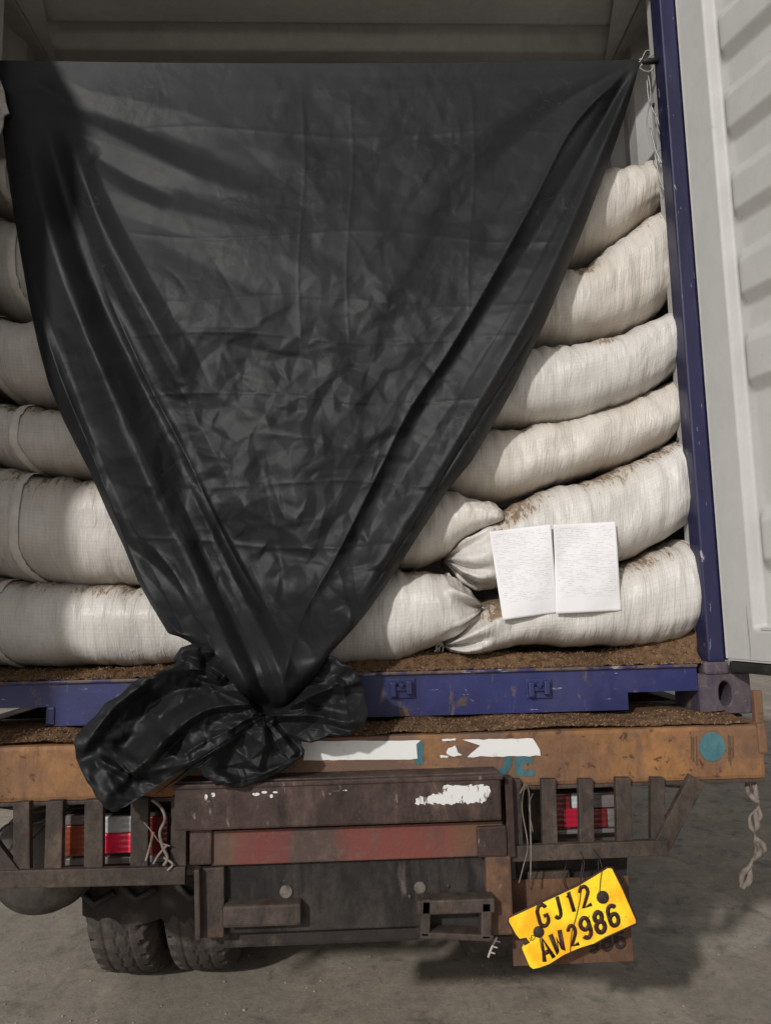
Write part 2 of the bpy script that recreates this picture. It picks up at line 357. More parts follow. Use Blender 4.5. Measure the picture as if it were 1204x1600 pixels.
def tarp_mat():
    m, nt, bs = new_mat('black_plastic_sheet')
    uv = coords(nt, 'UV'); 
    c = mixc(nt, nz(nt, uv, 3, 5, .6, .5, .35, .7), (.0082, .0090, .0102), (.0135, .0145, .0160))
    # worn whitish fold lines
    vo = nt.nodes.new('ShaderNodeTexVoronoi'); vo.feature = 'DISTANCE_TO_EDGE'; vo.inputs['Scale'].default_value = 7.5
    wp = nt.nodes.new('ShaderNodeTexNoise'); wp.inputs['Scale'].default_value = 4; wp.inputs['Detail'].default_value = 4; nt.links.new(uv, wp.inputs['Vector'])
    s = nt.nodes.new('ShaderNodeVectorMath'); s.operation = 'SCALE'; s.inputs['Scale'].default_value = .45; nt.links.new(wp.outputs['Color'], s.inputs[0])
    a = nt.nodes.new('ShaderNodeVectorMath'); a.operation = 'ADD'; nt.links.new(uv, a.inputs[0]); nt.links.new(s.outputs[0], a.inputs[1])
    nt.links.new(a.outputs[0], vo.inputs['Vector'])
    ln = nt.nodes.new('ShaderNodeMapRange'); ln.inputs[1].default_value = .0; ln.inputs[2].default_value = .008; ln.inputs[3].default_value = 1; ln.inputs[4].default_value = 0
    nt.links.new(vo.outputs['Distance'], ln.inputs[0])
    lm = mth(nt, 'MULTIPLY', mth(nt, 'MULTIPLY', ln.outputs[0], nz(nt, uv, 5, 3, .5, 0, .50, .66)), .30)
    c = mixc(nt, lm, c, (.10, .10, .10))
    c = mixc(nt, mth(nt, 'MULTIPLY', nz(nt, uv, 90, 4, .7, 0, .66, .76), .25), c, (.11, .105, .10))
    nt.links.new(c, bs.inputs['Base Color'])
    rr = nt.nodes.new('ShaderNodeMapRange'); rr.inputs[3].default_value = .48; rr.inputs[4].default_value = .62
    nt.links.new(nz(nt, uv, 9, 4), rr.inputs[0]); nt.links.new(rr.outputs[0], bs.inputs['Roughness'])
    bs.inputs['Specular IOR Level'].default_value = .31
    vb = nt.nodes.new('ShaderNodeTexVoronoi'); vb.feature = 'F1'; vb.inputs['Scale'].default_value = 16; nt.links.new(a.outputs[0], vb.inputs['Vector'])
    msk = nz(nt, uv, 2.4, 3, .5, 0, .42, .62)
    n1 = bump(nt, bs, mth(nt, 'MULTIPLY', vb.outputs['Distance'], msk), .10, .02)
    bump(nt, bs, nz(nt, uv, 30, 4, .6, .8), .12, .004, n1)
    return m
M['tarp'] = tarp_mat()

def paper_mat():
    m, nt, bs = new_mat('printed_paper')
    t = nt.nodes.new('ShaderNodeTexCoord'); sp = nt.nodes.new('ShaderNodeSeparateXYZ'); nt.links.new(t.outputs['UV'], sp.inputs[0])
    u, v = sp.outputs[0], sp.outputs[1]
    row = mth(nt, 'MULTIPLY', v, 50.0); rf = mth(nt, 'FRACT', row); ri = mth(nt, 'FLOOR', row)
    line = mth(nt, 'MULTIPLY', mth(nt, 'GREATER_THAN', rf, .35), mth(nt, 'LESS_THAN', rf, .78))
    cb = nt.nodes.new('ShaderNodeCombineXYZ'); nt.links.new(mth(nt, 'MULTIPLY', u, 7.0), cb.inputs[0]); nt.links.new(mth(nt, 'MULTIPLY', ri, 3.7), cb.inputs[1])
    wd = nz(nt, cb.outputs[0], 1.0, 2, .5, 0, .47, .53)
    cb2 = nt.nodes.new('ShaderNodeCombineXYZ'); nt.links.new(mth(nt, 'MULTIPLY', u, 140.0), cb2.inputs[0]); nt.links.new(mth(nt, 'MULTIPLY', ri, 9.1), cb2.inputs[1])
    ch = nz(nt, cb2.outputs[0], 1.0, 1, .5, 0, .40, .5)
    mk = mth(nt, 'MULTIPLY', mth(nt, 'MULTIPLY', line, wd), ch)
    ins = mth(nt, 'MULTIPLY', mth(nt, 'MULTIPLY', mth(nt, 'GREATER_THAN', u, .05), mth(nt, 'LESS_THAN', u, .95)),
              mth(nt, 'MULTIPLY', mth(nt, 'GREATER_THAN', v, .17), mth(nt, 'LESS_THAN', v, .96)))
    f = mth(nt, 'MULTIPLY', mth(nt, 'MULTIPLY', mk, ins), .36)
    c = mixc(nt, f, (.80, .79, .80), (.22, .22, .24))
    nt.links.new(c, bs.inputs['Base Color']); bs.inputs['Roughness'].default_value = .6
    bump(nt, bs, nz(nt, coords(nt, 'UV'), 3, 3), .25, .01); return m
M['paper'] = paper_mat()

# ================================================================= SETTING
bm = MB(); n = 40
gx = np.linspace(-60, 60, n); gy = np.linspace(-60, 60, n)
g = np.stack(np.meshgrid(gx, gy, indexing='ij'), -1)
V = np.concatenate([g, np.zeros((n, n, 1))], -1)
tag(grid_mesh('ground', V, M['ground'], smooth=False), kind='structure')
k = MB()
for _ in range(1500):
    c = Vector((random.uniform(-3, 3), random.uniform(-.2, 5.0)**1.0, .002)); s_ = random.uniform(.002, .007)*(1.8 if random.random() < .05 else 1)
    vs = [c+Vector((s_*math.cos(t_+.4)*random.uniform(.7, 1.3), s_*math.sin(t_+.4)*random.uniform(.7, 1.3), -.001)) for t_ in (0, 1.25, 2.5, 3.8, 5.0)]
    k.add([*vs, c+Vector((0, 0, s_*random.uniform(.4, .8)))], [(i, (i+1) % 5, 5) for i in range(5)])
tag(k.build('grit', M['ground']), 'small stones and crumbs scattered over the dusty yard ground', 'grit', kind='stuff')

# ================================================================= CONTAINER
ct = empty('shipping_container', (0, 0, 1.15))
tag(ct, 'open blue and white shipping container on the truck, stuffed with white sacks', 'shipping container')
CL = 6.06; WI = 1.17; ZF = 1.295; ZC = 3.69
# sill (floor level beam) with the two pocket cut-outs
s = MB()
def pz(px, py, Y): q = P(px, py, Y=Y); return q[0], q[2]
xl = -0.815; xr = 0.845; zt = 1.290; zm = 1.222; zb = 1.172
s.prism([(-1.06, zt), (-1.06, zm+.004), (xl-.02, zm+.004), (xl, zm-.012), (xl, zb), (xr, zb), (xr, zm), (1.055, zm), (1.055, zt)], -0.001, .05)
sill = s.build('door_sill', M['blue'], ct)
s = MB(); s.box(-1.06, 1.055, -.012, .05, zt+.001, zt+.010, .003); s.build('sill_lip', M['lip'], sill)
s = MB(); s.box(xl-.022, xl+.004, -.006, .02, zb+.002, zm+.004, .006); s.build('pocket_lip', M['blue'], sill)
# latch keepers welded on the sill
for px in (628, 842):
    k = MB(); q = P(px, 1076, Y=-.01); x, z = q[0], q[2]
    k.box(x-.038, x+.038, -.008, -.003, z-.028, z+.028, .002)
    k.box(x-.034, x-.018, -.026, -.008, z-.022, z+.020, .003)
    k.box(x+.012, x+.028, -.026, -.008, z-.016, z+.022, .003)
    k.box(x-.020, x+.014, -.018, -.008, z-.006, z+.006, .002)
    k.lathe([(-.030, .0001), (-.030, .007), (-.008, .009)], 10, 'Y', (x-.004, 0, z+.012))
    k.build('latch_keeper', M['blue'], sill)
# corner castings with oval holes
def casting(x0, x1, name='corner_casting'):
    z0, z1 = 1.152, 1.270; y0, y1 = -.004, .17
    cx, cz = (x0+x1)/2, (z0+z1)/2; rx, rz = .020, .036
    N = 24; bm_ = MB(); V = []; Fc = []
    outer = []
    for j in range(N):
        t = 2*math.pi*j/N; c, s_ = math.cos(t), math.sin(t)
        k = 1/max(abs(c), abs(s_)); outer.append((cx+c*k*(x1-x0)/2, cz+s_*k*(z1-z0)/2))
    ring = [(cx+rx*math.cos(2*math.pi*j/N), cz+rz*math.copysign(abs(math.sin(2*math.pi*j/N))**.8, math.sin(2*math.pi*j/N))) for j in range(N)]
    for (X, Z) in outer: V.append((X, y0+.006, Z))
    for (X, Z) in outer: V.append((cx+(X-cx)*.95, y0, cz+(Z-cz)*.95))
    for (X, Z) in ring: V.append((cx+(X-cx)*1.15, y0, cz+(Z-cz)*1.12))
    for (X, Z) in ring: V.append((X, y0+.004, Z))
    for (X, Z) in ring: V.append((X, y0+.08, Z))
    for (X, Z) in outer: V.append((X, y1, Z))
    for a in range(4):
        Fc += [(a*N+j, a*N+(j+1) % N, (a+1)*N+(j+1) % N, (a+1)*N+j) for j in range(N)]
    Fc += [(5*N+j, 5*N+(j+1) % N, (j+1) % N, j) for j in range(N)]
    Fc += [tuple(4*N+j for j in range(N)), tuple(5*N+j for j in range(N))]
    bm_.add(V, Fc)
    return bm_.build(name, M['cast'], ct)
casting(1.058, 1.215); casting(-1.215, -1.064)
k = MB(); q = P(1121, 1100, Y=.02); k.box(q[0]-.012, q[0]+.012, .01, .05, q[2]-.03, q[2]+.012, .008); k.build('twist_lock', M['cage'], ct, True)
# small weld plate joining post and casting
k = MB(); k.box(1.075, 1.150, -.010, .10, 1.268, 1.306, .008); k.box(1.158, 1.212, .0, .10, 1.270, 1.284, .003); k.build('corner_gusset', M['cast'], ct)
# posts
for sg in (-1, 1):
    k = MB()
    a, b = sorted((sg*1.088, sg*1.140)); k.box(a, b, -.012, .06, 1.304, 3.62, .006)
    k.build('corner_post', M['post'], ct)
    k = MB(); a, b = sorted((sg*1.143, sg*1.205)); k.box(a, b, .05, .11, 1.304, 3.62, .006); k.build('hinge_channel', M['post'], ct)
    # white inner return of the post, with a vertical rod in front
    k = MB(); a, b = sorted((sg*1.100, sg*1.168)); k.box(a, b, .062, .120, ZF+.01, ZC-.02, .008)
    a, b = sorted((sg*1.135, sg*1.166)); k.box(a, b, .118, .150, ZF+.01, ZC-.02, .010)
    k.build('inner_post', M['white'], ct)
# lashing rings in the corner
def ring(c, r, tr, nrm='Y', N=18):
    c = Vector(c); pts = []
    for j in range(N+1):
        t = 2*math.pi*j/N
        pts.append(c+Vector((r*math.cos(t), 0, r*math.sin(t))) if nrm == 'Y' else c+Vector((0, r*math.cos(t), r*math.sin(t))))
    return pts
for zz in (3.17, 2.0, 1.55):
    k = MB(); k.tube([(1.168, .10, zz), (1.120, .105, zz+.002), (1.095, .11, zz+.001)], .008, 8); k.build('lashing_bar', M['cast'], ct, True)
# header
k = MB(); k.box(-1.19, 1.19, -.02, .10, 3.60, 3.74, .006); k.build('door_header', M['post'], ct)
# floor
k = MB(); k.box(-WI, WI, .06, CL-.06, 1.235, ZF-.006); k.build('floor', M['board'], ct)
# corrugated side walls (profile in plan, extruded up)
def wall_profile(sg):
    pts = []; y = .15; pitch = .278; d = .036
    while y < CL-.2:
        for dy, o in ((0, 0), (.072, 0), (.140, d), (.210, d)): pts.append((sg*(WI+o), y+dy))
        y += pitch
    return pts
for sg in (-1, 1):
    pr = wall_profile(sg); V = []
    for (x, y) in pr: V += [(x, y, 1.24), (x, y, ZC+.01)]
    Fc = [(2*i, 2*i+2, 2*i+3, 2*i+1) for i in range(len(pr)-1)]
    k = MB(); k.add(V, Fc)
    o = k.build('side_wall', M['white'], ct)
    md = o.modifiers.new('thick', 'SOLIDIFY'); md.thickness = .004
k = MB(); k.box(-WI, WI, CL-.08, CL-.04, 1.24, ZC); k.build('front_wall', M['inner'], ct)
for sg in (-1, 1):
    k = MB(); a, b = sorted((sg*(WI-.045), sg*(WI+.04))); k.box(a, b, .12, CL-.05, ZC-.035, ZC+.04, .008); k.build('top_rail', M['inner'], ct)
# roof: transverse pressed ribs with rounded ends
NX, NY = 120, 360
xs = np.linspace(-WI, WI, NX); ys = np.linspace(.10, 3.0, NY)
X, Y = np.meshgrid(xs, ys, indexing='ij')
ex = np.clip((1.115-np.abs(X))/.05, 0, 1); ex = ex*ex*(3-2*ex)
ph = ((Y-.44+.16) % .32)/.32
pf = np.clip((.22-np.abs(ph-.5))/.11, 0, 1); pf = pf*pf*(3-2*pf)
Z = ZC+.003 + .050*pf*ex
grid_mesh('roof', np.stack([X, Y, Z], -1), M['ceiling'], ct)
k = MB(); k.box(-WI, WI, 3.0, CL-.06, ZC-.01, ZC+.01); k.box(-WI-.05, WI+.05, .10, CL, ZC+.055, ZC+.07); k.build('roof_skin', M['ceiling'], ct)
k = MB(); k.box(-WI+.03, WI-.03, .101, .20, ZC-.035, ZC+.02, .01); k.build('roof_header_flange', M['ceiling'], ct)
# diagonal gusset in the roof corner
for sg in (-1, 1):
    k = MB(); xx = [sg*(WI-.05), sg*(WI-.05), sg*(WI-.16)]
    V = [(xx[0], .14, ZC-.03), (xx[1], .62, ZC-.03), (xx[2], .14, ZC-.03), (xx[0], .14, ZC-.022), (xx[1], .62, ZC-.022), (xx[2], .14, ZC-.022)]
    k.add(V, [(0, 1, 2), (3, 5, 4), (0, 3, 4, 1), (1, 4, 5, 2), (2, 5, 3, 0)]); k.build('roof_gusset', M['ceiling'], ct)

# doors: pressed panel with horizontal ribs, inside face towards the yard
def door(sg, ang):
    HX = 1.142 if sg > 0 else 1.172
    root = empty('door', (0, 0, 0)); root.parent = ct
    root.location = Vector((sg*HX, -.020, 0))-ct.location
    Wd = 1.165; z0, z1 = 1.315, 3.74
    nx, nz_ = 70, 420
    xs = np.concatenate([np.linspace(0, .10, 4), np.linspace(.102, .16, 14), np.linspace(.17, Wd-.16, nx-36), np.linspace(Wd-.158, Wd-.102, 14), np.linspace(Wd-.10, Wd, 4)])
    zs = np.linspace(z0, z1, nz_); X, Z = np.meshgrid(xs, zs, indexing='ij')
    def sm(a): a = np.clip(a, 0, 1); return a
    edge = np.minimum(X, Wd-X)
    inn = sm((edge-.104)/.022)*sm((Z-z0-.085)/.01)*sm((z1-.1-Z)/.02)
    D = .030*inn                                      # recess behind the frame
    ribs = np.zeros_like(Z)
    for (a, b) in ((1.60, 1.74), (2.12, 2.26), (2.38, 2.51), (2.64, 2.77), (2.90, 3.03), (3.16, 3.29)):
        ribs = np.maximum(ribs, sm((Z-a+.038)/.038)*sm((b-Z+.01)/.045))
    rr = sm((edge-.126)/.034); rr = rr*rr*(3-2*rr)
    D = D - .027*ribs*rr*inn + .004*rr*inn
    V = np.stack([X*(-sg)*1.0, D, Z], -1)           # closed door: spans towards the centre, inside face at +Y
    # closed door: inside face looks at +Y ; depth D goes outwards (-Y)
    V[..., 1] = -D
    A = sg*rad(ang)
    ca, sa = math.cos(A), math.sin(A)
    def xf(v):
        v = np.asarray(v, float); o = v.copy()
        o[..., 0] = v[..., 0]*ca-v[..., 1]*sa; o[..., 1] = v[..., 0]*sa+v[..., 1]*ca
        o[..., 0] += sg*HX; o[..., 1] += -.020; return o
    def bx(name, x0, x1, y0, y1, a, b, mat, bev=.004):
        k = MB(); k.box(min(-sg*x0, -sg*x1), max(-sg*x0, -sg*x1), y0, y1, a, b, bev)
        vv = xf(np.array(k.v)); k.v = [tuple(q) for q in vv]; return k.build(name, mat, root)
    grid_mesh('door_panel', xf(V), M['white'], root, smooth=True)
    bx('door_back', .0, Wd, -.062, -.058, z0, z1, M['post'])
    bx('door_edge', -.004, .0, -.058, .002, z0, z1, M['white'], .001)
    bx('door_edge', Wd, Wd+.004, -.058, .002, z0, z1, M['white'], .001)
    bx('door_edge', .0, Wd, -.058, -.002, z0-.006, z0-.001, M['white'], .001)
    bx('door_gasket', -.002, Wd+.02, -.030, -.004, z0-.040, z0-.008, M['rubber'], .008)
    bx('door_gasket', -.002, Wd+.01, -.050, -.034, z0-.030, z0-.008, M['rubber'], .004)
    bx('inner_ledge', .13, Wd-.13, -.028, .0, z0+.085, z0+.092, M['white'], .001)
    for hz in (1.5, 2.1, 2.8, 3.4):
        bx('hinge', -.02, .10, -.085, -.062, hz-.03, hz+.03, M['post'], .006)
    for lx in (.32, .78):
        k = MB(); k.tube([(-sg*lx, -.09, z0+.0), (-sg*lx, -.09, z1)], .014, 10)
        k.v = [tuple(q) for q in xf(np.array(k.v))]; k.build('lock_rod', M['silver'], root, True)
    return root
door(1, 107.5); door(-1, 105)

# ================================================================= TRUCK
tr = empty('flatbed_truck', (0, 2.0, 0))
tag(tr, 'rusty flatbed truck carrying the container, with orange rear beam, caged tail lights and dual tyres', 'truck')
YB = -.155
k = MB(); k.box(-1.20, 1.158, YB, YB+.18, 1.002, 1.146, .012)
beam = k.build('rear_beam', M['orange'], tr, False)
for px, py in ((1180, 1150), (1178, 1206)):
    pass
k = MB(); k.box(-1.19, 1.15, YB-.004, YB+.02, .994, 1.004, .003); k.build('beam_lip', M['cage'], beam)
k = MB(); k.box(1.140, 1.166, YB-.006, YB+.12, 1.070, 1.150, .006); k.box(1.146, 1.170, YB+.01, YB+.03, 1.10, 1.235, .003); k.build('end_plate', M['orange'], beam)
# bed under the container
k = MB()
for yy in np.arange(.3, 8.2, .55): k.box(-1.15, 1.15, yy, yy+.08, 1.02, 1.143, .004)
k.box(-1.20, -1.13, .03, 8.3, 1.0, 1.146, .006); k.box(1.13, 1.20, .03, 8.3, 1.0, 1.146, .006)
k.build('bed_frame', M['under'], tr)
for sg in (-1, 1):
    k = MB(); k.box(sg*.42-.04, sg*.42+.04, -.02, 8.2, .80, 1.018, .006); k.build('chassis_rail', M['under'], tr)
# brown dusty strip on the beam below the tape (bolted channel top)
def pxbox(name, x0, y0, x1, y1, Y, th, mat, par, bev=.004, sink=0):
    """box whose front face covers a photograph rectangle (corners given), Y front"""
    a = P(x0, (y0+y1)/2, Y=Y); b = P(x1, (y0+y1)/2, Y=Y); c = P((x0+x1)/2, y0, Y=Y); d = P((x0+x1)/2, y1, Y=Y)
    k = MB(); k.box(a[0], b[0], Y, Y+th, d[2], c[2], bev); return k.build(name, mat, par)
YC = -.235
ch = pxbox('bumper_channel', 272, 1222, 783, 1291, YC, .10, M['brown'], tr, .006)
k = MB(); a = P(285, 1208, Y=YC+.06); b = P(770, 1195, Y=YC+.06)
q0 = P(272, 1222, Y=YC); q1 = P(783, 1222, Y=YC); zc = P(527, 1222, Y=YC)[2]
k.box(q0[0]+.005, q1[0]-.005, YC+.012, YB-.001, zc-.004, zc+.010, .003); k.build('channel_top', M['brown'], ch)
k = MB(); k.box(q0[0]-.003, q1[0]+.004, YC-.005, YC+.02, zc-.006, zc+.006, .003); k.build('channel_flange', M['brown'], ch)
pxbox('reflective_band', 330, 1291, 786, 1345, YC+.035, .05, M['redband'], tr, .003)
pxbox('side_block', 296, 1291, 331, 1352, YC+.025, .07, M['brown'], tr, .005)
pxbox('end_block', 745, 1291, 792, 1340, YC+.027, .07, M['brown'], tr, .006)
pl = pxbox('underrun_plate', 316, 1342, 785, 1452, YC+.055, .03, M['black_plate'], tr, .004)
for (px, py, r_) in ((447, 1394, .0165), (656, 1388, .0155)):
    k = MB(); q = P(px, py, Y=YC+.05); k.lathe([(-.004, .0001), (-.004, r_*.9), (-.002, r_), (.004, r_)], 20, 'Y', (q[0], YC+.054, q[2]))
    k.build('bolt_head', M['bolt'], pl)
for (px, py, r_) in ((332, 1394, .010), (357, 1408, .007), (640, 1402, .006), (700, 1386, .006)):
    k = MB(); q = P(px, py, Y=YC+.05); k.lathe([(-.003, .0001), (-.003, r_*.8), (.002, r_)], 12, 'Y', (q[0], YC+.055, q[2]))
    k.build('painted_hole', M['wire'], pl, True)  # solid dark discs, the shade of bolt holes put into their colour
pxbox('side_bracket', 307, 1356, 350, 1466, YC+.03, .03, M['cage'], tr, .004)
k = MB(); a = P(309, 1356, Y=YC+.02); b = P(311, 1466, Y=YC+.02); k.bar(a, b, .014, .03, .004); k.build('bracket_edge', M['cage'], tr)
# tow step at the left, open frame at the right
pxbox('step_bracket', 348, 1414, 470, 1449, YC+.015, .05, M['cage'], tr, .008)
k = MB()
for (a, b, w) in (((650, 1413), (770, 1409), .034), ((665, 1400), (662, 1458), .024), ((757, 1404), (757, 1462), .026), ((655, 1455), (768, 1460), .016)):
    k.bar(P(*a, Y=YC+.01), P(*b, Y=YC+.01), w, .05, .004)
k.build('step_frame', M['cage'], tr)
pxbox('painted_step_shade', 672, 1422, 752, 1456, YC+.047, .012, M['wire'], tr, .002)  # flat dark panel painting the shade inside the open step frame
pxbox('orange_upright', 760, 1338, 800, 1462, YC+.030, .04, M['board'], tr, .006)
pxbox('orange_upright', 790, 1215, 803, 1340, YC+.034, .04, M['brown'], tr, .004)
k = MB(); k.box(P(330, 1345, Y=.0)[0], P(780, 1345, Y=0)[0], -.15, .0, .62, .66, .01); k.build('cross_tube', M['under'], tr)

# reflective tape and painted marks on the beam
YT = YB-.0025
def ragged(pts, seg=5, j=1.4, keep=()):
    out = []
    for i in range(len(pts)):
        a = pts[i]; b = pts[(i+1) % len(pts)]; out.append(a)
        ln = math.dist(a, b); m_ = int(ln/seg)
        if i in keep: continue
        for t in range(1, m_): out.append((a[0]+(b[0]-a[0])*t/m_+random.uniform(-j, j), a[1]+(b[1]-a[1])*t/m_+random.uniform(-j, j)))
    return out
def tape(pts, Y, name='reflective_tape', mat='tape', par=None, **kw):
    k = MB(); k.pxprism(ragged(pts, **kw), Y, .002); return k.build(name, M[mat], par)
tape([(466, 1158), (657, 1157), (650, 1163), (652, 1185), (640, 1187), (474, 1188), (476, 1172)], YT, par=beam, seg=9, j=.5)
tape([(722, 1156), (790, 1155), (832, 1154), (838, 1163), (843, 1172), (844, 1181), (760, 1182), (730, 1183), (742, 1172), (750, 1165), (735, 1160)], YT-.001, par=beam, seg=8, j=1.0)
tape([(700, 1169), (711, 1165), (715, 1176), (722, 1180), (706, 1182), (697, 1177)], YT, par=beam, seg=4, j=1.5)
tape([(690, 1155), (712, 1154), (711, 1157), (691, 1158)], YT, par=beam, seg=4, j=.5)
tape([(687, 1180), (700, 1181), (699, 1184), (688, 1184)], YT, par=beam, seg=4, j=.5)
# "1" and "D E" in teal paint under the tape
k = MB(); k.pxprism([(649, 1158), (661, 1158), (661, 1195), (648, 1195), (648, 1168), (642, 1170), (643, 1164)], YT+.0008, .002); k.build('painted_number', M['teal'], beam)
def bez_arc(cx, cy, rx, ry, a0, a1, n=14): return [(cx+rx*math.cos(rad(a0+(a1-a0)*i/n)), cy+ry*math.sin(rad(a0+(a1-a0)*i/n))) for i in range(n+1)]
k = MB()
k.pxprism([(772, 1160)]+bez_arc(778, 1187, 22, 27, -88, 88)+[(772, 1214), (772, 1203)]+bez_arc(776, 1187, 11, 16, 80, -80)+[(772, 1171)], YT+.0008, .002)
k.build('painted_letter', M['teal'], beam)
k = MB(); k.pxprism([(804, 1160), (834, 1160), (834, 1170), (817, 1170), (817, 1183), (832, 1183), (832, 1193), (817, 1193), (817, 1203), (835, 1203), (835, 1213), (804, 1213)], YT+.0008, .002)
k.build('painted_letter', M['teal'], beam)
k = MB(); k.pxprism(ragged(bez_arc(1112, 1167, 20, 23, 0, 350, 30), 3, .6), YT, .002); k.build('painted_disc', M['teal'], beam)
for px, a, b in ((1079, 1150, 1186), (1082, 1152, 1190), (1087, 1150, 1196), (1137, 1148, 1190), (1140, 1150, 1196), (1144, 1150, 1184)):
    k = MB(); k.pxprism([(px, a), (px+1.3, a), (px+1.6, b), (px+.3, b)], YT, .0015)
    k.build('paint_streak', M['streak'], beam)
# torn tape on the brown channel
YT2 = YC-.002
tape([(648, 1256), (655, 1243), (668, 1246), (676, 1240), (690, 1238), (697, 1227), (720, 1228), (745, 1226), (764, 1229), (766, 1243), (758, 1253), (700, 1256)], YT2, mat='torn', par=ch, seg=3, j=2.6)
for (a, b, w, h) in ((322, 1246, 6, 10), (333, 1242, 7, 7), (326, 1252, 5, 4), (400, 1241, 12, 5), (413, 1238, 9, 4), (424, 1244, 5, 6), (430, 1238, 8, 3), (515, 1240, 8, 3), (524, 1236, 12, 2.6), (539, 1235, 7, 2)):
    tape(bez_arc(a, b, w/2, h/2, 0, 320, 8), YT2, 'tape_scrap', mat='torn', par=ch, seg=2.0, j=1.6)

# light cages
YG = -.175
def cage(bars, name='light_cage'):
    k = MB()
    for i, (a, b, w, dy) in enumerate(bars):
        A = P(*a, Y=YG+dy); B = P(*b, Y=YG+dy); k.bar(A, B, w, .022, .003)
    return k.build(name, M['cage'], tr)
cage([((792, 1333), (1042, 1323), .040, 0), ((801, 1216), (805, 1340), .038, .013), ((855, 1216), (858, 1330), .040, .012), ((913, 1216), (915, 1328), .040, .012),
      ((971, 1214), (974, 1326), .042, .012), ((1025, 1214), (1025, 1322), .038, .012), ((1087, 1216), (1030, 1324), .046, .004)])
cage([((-60, 1374), (291, 1366), .044, 0), ((36, 1252), (37, 1368), .042, .012), ((88, 1250), (85, 1368), .044, .012), ((149, 1248), (148, 1366), .048, .012),
      ((220, 1246), (219, 1364), .046, .012), ((281, 1243), (280, 1362), .040, .012), ((-60, 1262), (22, 1368), .046, .004)])
# tail lights
def tail(px0, px1, py0, py1, parts, Y=-.09):
    hs_ = pxbox('tail_light', px0, py0, px1, py1, Y+.004, .07, M['under'], tr, .008)
    for (a, b, c, d, mt, nm, dy) in parts: pxbox(nm, a, b, c, d, Y+dy, .02, M[mt], hs_, .004)
tail(862, 966, 1236, 1302, [(866, 1240, 891, 1296, 'dark_lens', 'stop_lens', -.004), (893, 1240, 917, 1263, 'white_lens', 'reverse_lens', -.004), (880, 1264, 918, 1293, 'dim_lens', 'stop_lens', -.008),
      (919, 1238, 964, 1262, 'clear', 'cover', -.004), (919, 1264, 948, 1293, 'dark_lens', 'stop_lens', -.006), (949, 1264, 964, 1293, 'clear', 'cover', -.004), (864, 1296, 966, 1303, 'clear', 'trim', -.004)])
tail(100, 266, 1272, 1352, [(102, 1290, 139, 1338, 'amber_lens', 'turn_lens', -.004), (141, 1276, 206, 1302, 'white_lens', 'reverse_lens', -.004), (141, 1303, 207, 1334, 'red_lens', 'stop_lens', -.008),
      (208, 1276, 262, 1337, 'dark_lens', 'stop_lens', -.004), (102, 1274, 139, 1289, 'clear', 'cover', -.004), (102, 1339, 262, 1350, 'clear', 'trim', -.004)])
k = MB(); k.pxprism([(822, 1234), (834, 1230), (836, 1262), (838, 1304), (826, 1304)], -.06, .02); k.build('lamp_bracket', M['cage'], tr)
# number board behind the hanging plate
bd = pxbox('number_board', 799, 1372, 985, 1506, -.10, .006, M['board'], tr, .001)
pxbox('board_bracket', 824, 1362, 890, 1382, -.09, .02, M['cage'], tr, .003)
k = MB(); k.pxprism([(806, 1330), (980, 1324), (978, 1372), (808, 1374)], -.05, .02); k.build('dark_bracket', M['under'], tr)  # dark panel between the right light cage and the number board

# monoline glyphs, unit cell 0..1 wide, 0..1.7 high (y up)
def arc(cx, cy, rx, ry, a0, a1, n=12): return [(cx+rx*math.cos(rad(a0+(a1-a0)*i/n)), cy+ry*math.sin(rad(a0+(a1-a0)*i/n))) for i in range(n+1)]
GL = {
 'G': [arc(.5, 1.2, .45, .5, 20, 180)+arc(.5, .5, .45, .5, 180, 360)+[(.95, .75), (.55, .75)]],
 'J': [[(.85, 1.7), (.85, .5)]+arc(.45, .5, .4, .5, 0, -150)],
 '1': [[(.15, 1.3), (.5, 1.7), (.5, 0)]],
 '2': [arc(.5, 1.25, .42, .45, 170, -30)+[(.08, .03), (.95, .03)]],
 'A': [[(.0, 0), (.5, 1.7), (1.0, 0)], [(.2, .55), (.8, .55)]],
 'W': [[(.0, 1.7), (.2, 0), (.5, 1.1), (.8, 0), (1.0, 1.7)]],
 '9': [arc(.5, 1.2, .42, .48, 0, 360, 20), [(.92, 1.2), (.92, .5)]+arc(.5, .5, .42, .48, 0, -150)],
 '8': [arc(.5, 1.28, .36, .40, 0, 360, 20), arc(.5, .46, .42, .45, 0, 360, 20)],
 '6': [arc(.5, .5, .42, .48, 0, 360, 20), [(.08, .5), (.08, 1.2)]+arc(.5, 1.2, .42, .48, 180, 30)],
 'N': [[(0, 0), (0, 1.7), (.9, 0), (.9, 1.7)]], 'D': [[(0, 0), (0, 1.7)]+arc(.2, .85, .7, .85, 90, -90)+[(0, 0)]],
}
def glyph(ch, org, ux, uy, Y, r, mat, par, name='letter', flat=.35, wob=0):
    """org, ux, uy in photograph pixels; strokes laid on plane Y"""
    k = MB()
    for st in GL[ch]:
        pts = [P(org[0]+ux[0]*a+uy[0]*b+random.uniform(-wob, wob), org[1]+ux[1]*a+uy[1]*b+random.uniform(-wob, wob), Y=Y) for a, b in st]
        v0 = len(k.v); k.tube(pts, r, 8)
        for i in range(v0, len(k.v)): v = k.v[i]; k.v[i] = (v[0], Y+(v[1]-Y)*flat, v[2])
    return k.build(name, M[mat], par, True)
for chx, x, y in (('9', 927, 1489), ('8', 948, 1486), ('6', 969, 1482)):
    glyph(chx, (x-7, y), (15, -3), (-2, -15), -.1015, .0048, 'oldink', bd, 'old_digit')

